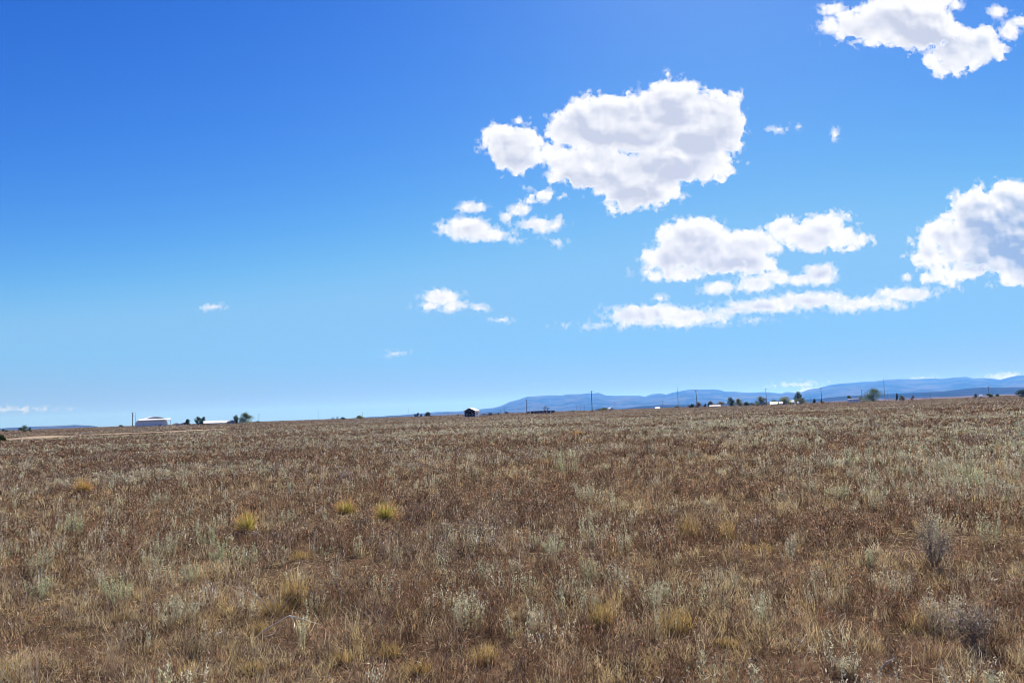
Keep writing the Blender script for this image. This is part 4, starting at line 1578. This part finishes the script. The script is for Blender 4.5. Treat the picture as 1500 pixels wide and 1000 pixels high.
house('shed', 'tiny white roofed shed under the tall loose topped tree', 1167.5, 1170.5, 587.6, 610, TAN, WHITE, cat='shed', depth=3, roof_share=0.5, wins=1, door=False, over=0.2)
house('shed', 'tiny bright white building near the right end of the skyline', 1434.5, 1439, 577.2, 620, WHITE, WHITE, cat='shed', depth=4, roof_share=0.5, wins=1, door=False, over=0.15)
house('house', 'long low building with a pale roof at the far right', 1465, 1481, 578.2, 640, TAN, TAN, depth=6, roof_share=0.4, wins=4, over=0.3)


def trailer(label, px0, px1, ytop, Y):
    pc = (px0 + px1) / 2
    p = at(pc, Y)
    s = ppm(Y)
    W, H = (px1 - px0) * s, top_height(pc, ytop, Y)
    o = empty('trailer', p, face_cam(p) + 0.12)
    tag(o, label, 'trailer')
    hw, z0 = W / 2, 0.45
    bd = MB()
    rings, sec = [], []
    for k in range(13):                                  # barrel shaped shell, drawn in at both ends
        sec.append(-hw + 2 * hw * k / 12)
    for x in sec:
        e = 1 - 0.45 * max(0.0, (abs(x) / hw - 0.80) / 0.20) ** 2
        ring = []
        for j in range(17):
            t = math.pi * j / 16
            ring.append((x, 1.2 - 1.25 * math.cos(t) * (0.55 + 0.45 * e), z0 + (H - z0) * e * math.sin(t) ** 0.75))
        rings.append(ring)
    vs = [q for rg in rings for q in rg]
    m_ = 17
    fs = [(i * m_ + j, (i + 1) * m_ + j, (i + 1) * m_ + j + 1, i * m_ + j + 1) for i in range(12) for j in range(16)]
    fs += [(i * m_ + 16, (i + 1) * m_ + 16, (i + 1) * m_, i * m_) for i in range(12)]
    fs += [tuple(range(m_)), tuple(12 * m_ + j for j in range(m_ - 1, -1, -1))]
    bd.add(vs, fs).build('body', WHITE, o)
    for x in (-0.45, 0.15, 0.6):
        f = MB().box(x * hw - 0.35, x * hw + 0.35, -0.04, -0.003, z0 + (H - z0) * 0.5, z0 + (H - z0) * 0.74).build('window', GREYW, o)
        MB().box(x * hw - 0.30, x * hw + 0.30, -0.055, -0.041, z0 + (H - z0) * 0.53, z0 + (H - z0) * 0.71).build('pane', DGLASS, f)
    for x in (-0.35, 0.35):
        for y in (-0.02, 2.2):
            wheel(o, x * 1.2, y, 0.34, 0.2)
    MB().tube([(-hw - 0.9, 1.2, 0.5), (-hw + 0.2, 1.2, 0.5)], [0.05, 0.05], 6).build('tow_bar', STEEL, o)


def wheel(o, x, y, r, w):
    t = MB().tube([(x, y, r), (x, y + w, r)], [r, r], 16).build('wheel', RUBBER, o, smooth=False)
    MB().tube([(x, y - 0.012, r), (x, y - 0.002, r)], [r * 0.58, r * 0.58], 12).build('rim', CHROME, t)
    return t


trailer('long white rounded trailer in front of bushes on the right', 1242, 1259.5, 583.6, 560)


def vehicle(name, label, px, Y, rot, paint, kind='car', group=None):
    p = at(px, Y)
    o = empty(name, p, face_cam(p) + rot)
    tag(o, label, {'car': 'car', 'pickup': 'pickup', 'suv': 'car'}[kind], group)
    L, Wd = {'car': (4.5, 1.75), 'pickup': (5.4, 1.95), 'suv': (4.7, 1.9)}[kind]
    h = {'car': 1.42, 'pickup': 1.85, 'suv': 1.85}[kind]
    a = L / 2
    belt = h * 0.56
    if kind == 'pickup':
        low = [(-a, .42), (a, .42), (a, belt * .92), (a - 1.3, belt), (-a, belt)]
        cab = [(-0.55, belt), (a - 1.35, belt), (a - 2.0, h), (-0.45, h)]
    elif kind == 'suv':
        low = [(-a, .40), (a, .40), (a, belt * .85), (a - 1.1, belt), (-a, belt)]
        cab = [(-a + .05, belt), (a - 1.15, belt), (a - 1.9, h), (-a + .35, h)]
    else:
        low = [(-a, .32), (a, .32), (a, belt * .8), (a - 1.2, belt), (-a + .7, belt), (-a, belt * .9)]
        cab = [(-a + .75, belt), (a - 1.25, belt), (a - 2.0, h), (-a + 1.5, h)]
    MB().prism(low, -Wd / 2, Wd / 2).build('body', paint, o, bevel=0.06)
    cc = [(x, z + 0.003) for x, z in cab]
    MB().prism(cc, -Wd / 2 + .08, Wd / 2 - .08).build('cabin', paint, o, bevel=0.05)
    (x0, z0), (x1, _), (x2, z1), (x3, _) = cab
    for y in (-Wd / 2 + .055, Wd / 2 - .078):
        q = [(x0 + .2, z0 + .06), (x1 - .25, z0 + .06), (x2 - .08, z1 - .09), (x3 + .12, z1 - .09)]
        MB().prism(q, y, y + .023).build('side_window', DGLASS, o)
    ws = MB()
    ws.add([(x1 + .012 - .03, -Wd / 2 + .2, z0 + .06), (x1 - .018, Wd / 2 - .2, z0 + .06), (x2 + .05, Wd / 2 - .25, z1 - .08), (x2 + .05, -Wd / 2 + .25, z1 - .08)], [(0, 1, 2, 3)])
    ws.build('windscreen', DGLASS, o)
    for x in (-a + .85, a - .9):
        wheel(o, x, -Wd / 2 - .01, .34, .22)
        wheel(o, x, Wd / 2 - .21, .34, .22)
    for y in (-Wd / 2 + .15, Wd / 2 - .45):
        MB().box(a + .003, a + .04, y, y + .3, belt * .6, belt * .78).build('headlight', CHROME, o)


vehicle('pickup_truck', 'white pickup parked right of the open shed', 706.5, 430, 0.9, WHITE, 'pickup')
vehicle('parked_car', 'dark car facing the field, right of the white pickup', 718.0, 430, -1.35, mat('dark_paint', (0.02, 0.022, 0.026), 0.3, 0.1, 2, spec=0.5), 'suv')
vehicle('parked_car', 'white car parked left of the hangar, right of the dark bush', 182.5, 640, 0.3, WHITE, 'car')
vehicle('parked_car', 'silver car left of the dark bush, farther from the hangar', 165, 650, 0.2, mat('silver_paint', (0.42, 0.42, 0.43), 0.4, 0.1, 2), 'car')
vehicle('parked_car', 'white car under the round topped green tree', 523, 680, 0.1, WHITE, 'car')
vehicle('parked_car', 'black car parked against the front of the hangar', 235, 588, 0.1, MATS['dark_paint'], 'car')
vehicle('parked_car', 'white car in front of the long white roofed house', 323, 560, 0.15, WHITE, 'car')


# a dark windrow of piled brush lies on the track side below the hangar
P_ = Plants()
rg_ = np.random.default_rng(77)
c_ = at(263.5, 180)
n_ = 900
q_ = np.stack([rg_.uniform(-1.25, 1.25, n_), rg_.normal(0, 0.25, n_), np.abs(rg_.normal(0, 0.16, n_))], 1)
P_.flakes(q_, rg_.normal(0, 1, (n_, 3)), rg_.uniform(0.15, 0.4, n_), 0.05, vary(rg_, (0.028, 0.026, 0.020), n_, 0.3), rg_)
o_ = rel_mesh('brush_pile', P_, WEED, loc=c_)
tag(o_, 'low dark brush pile on the pale track below the hangar', 'brush pile')
#__OBJ_END__

# ------------------------------------------------------------------ the air
def build_haze():
    b = MB().box(-34500, 34500, -34500, 34500, -40, 530)
    m = bpy.data.materials.new('haze_air')
    m.use_nodes = True
    t = NT(m.node_tree)
    v = t.n('VolumePrincipled')
    v.inputs['Color'].default_value = (0.085, 0.31, 1.0, 1)
    v.inputs['Absorption Color'].default_value = (1, 1, 1, 1)
    v.inputs['Density'].default_value = 5.2e-5
    v.inputs['Anisotropy'].default_value = 0.35
    t.put(t.n('OutputMaterial').inputs['Volume'], v.outputs[0])
    o = b.build('haze', m)
    tag(o, 'thin blue air haze over the whole plain', 'haze', kind='stuff')


build_haze()
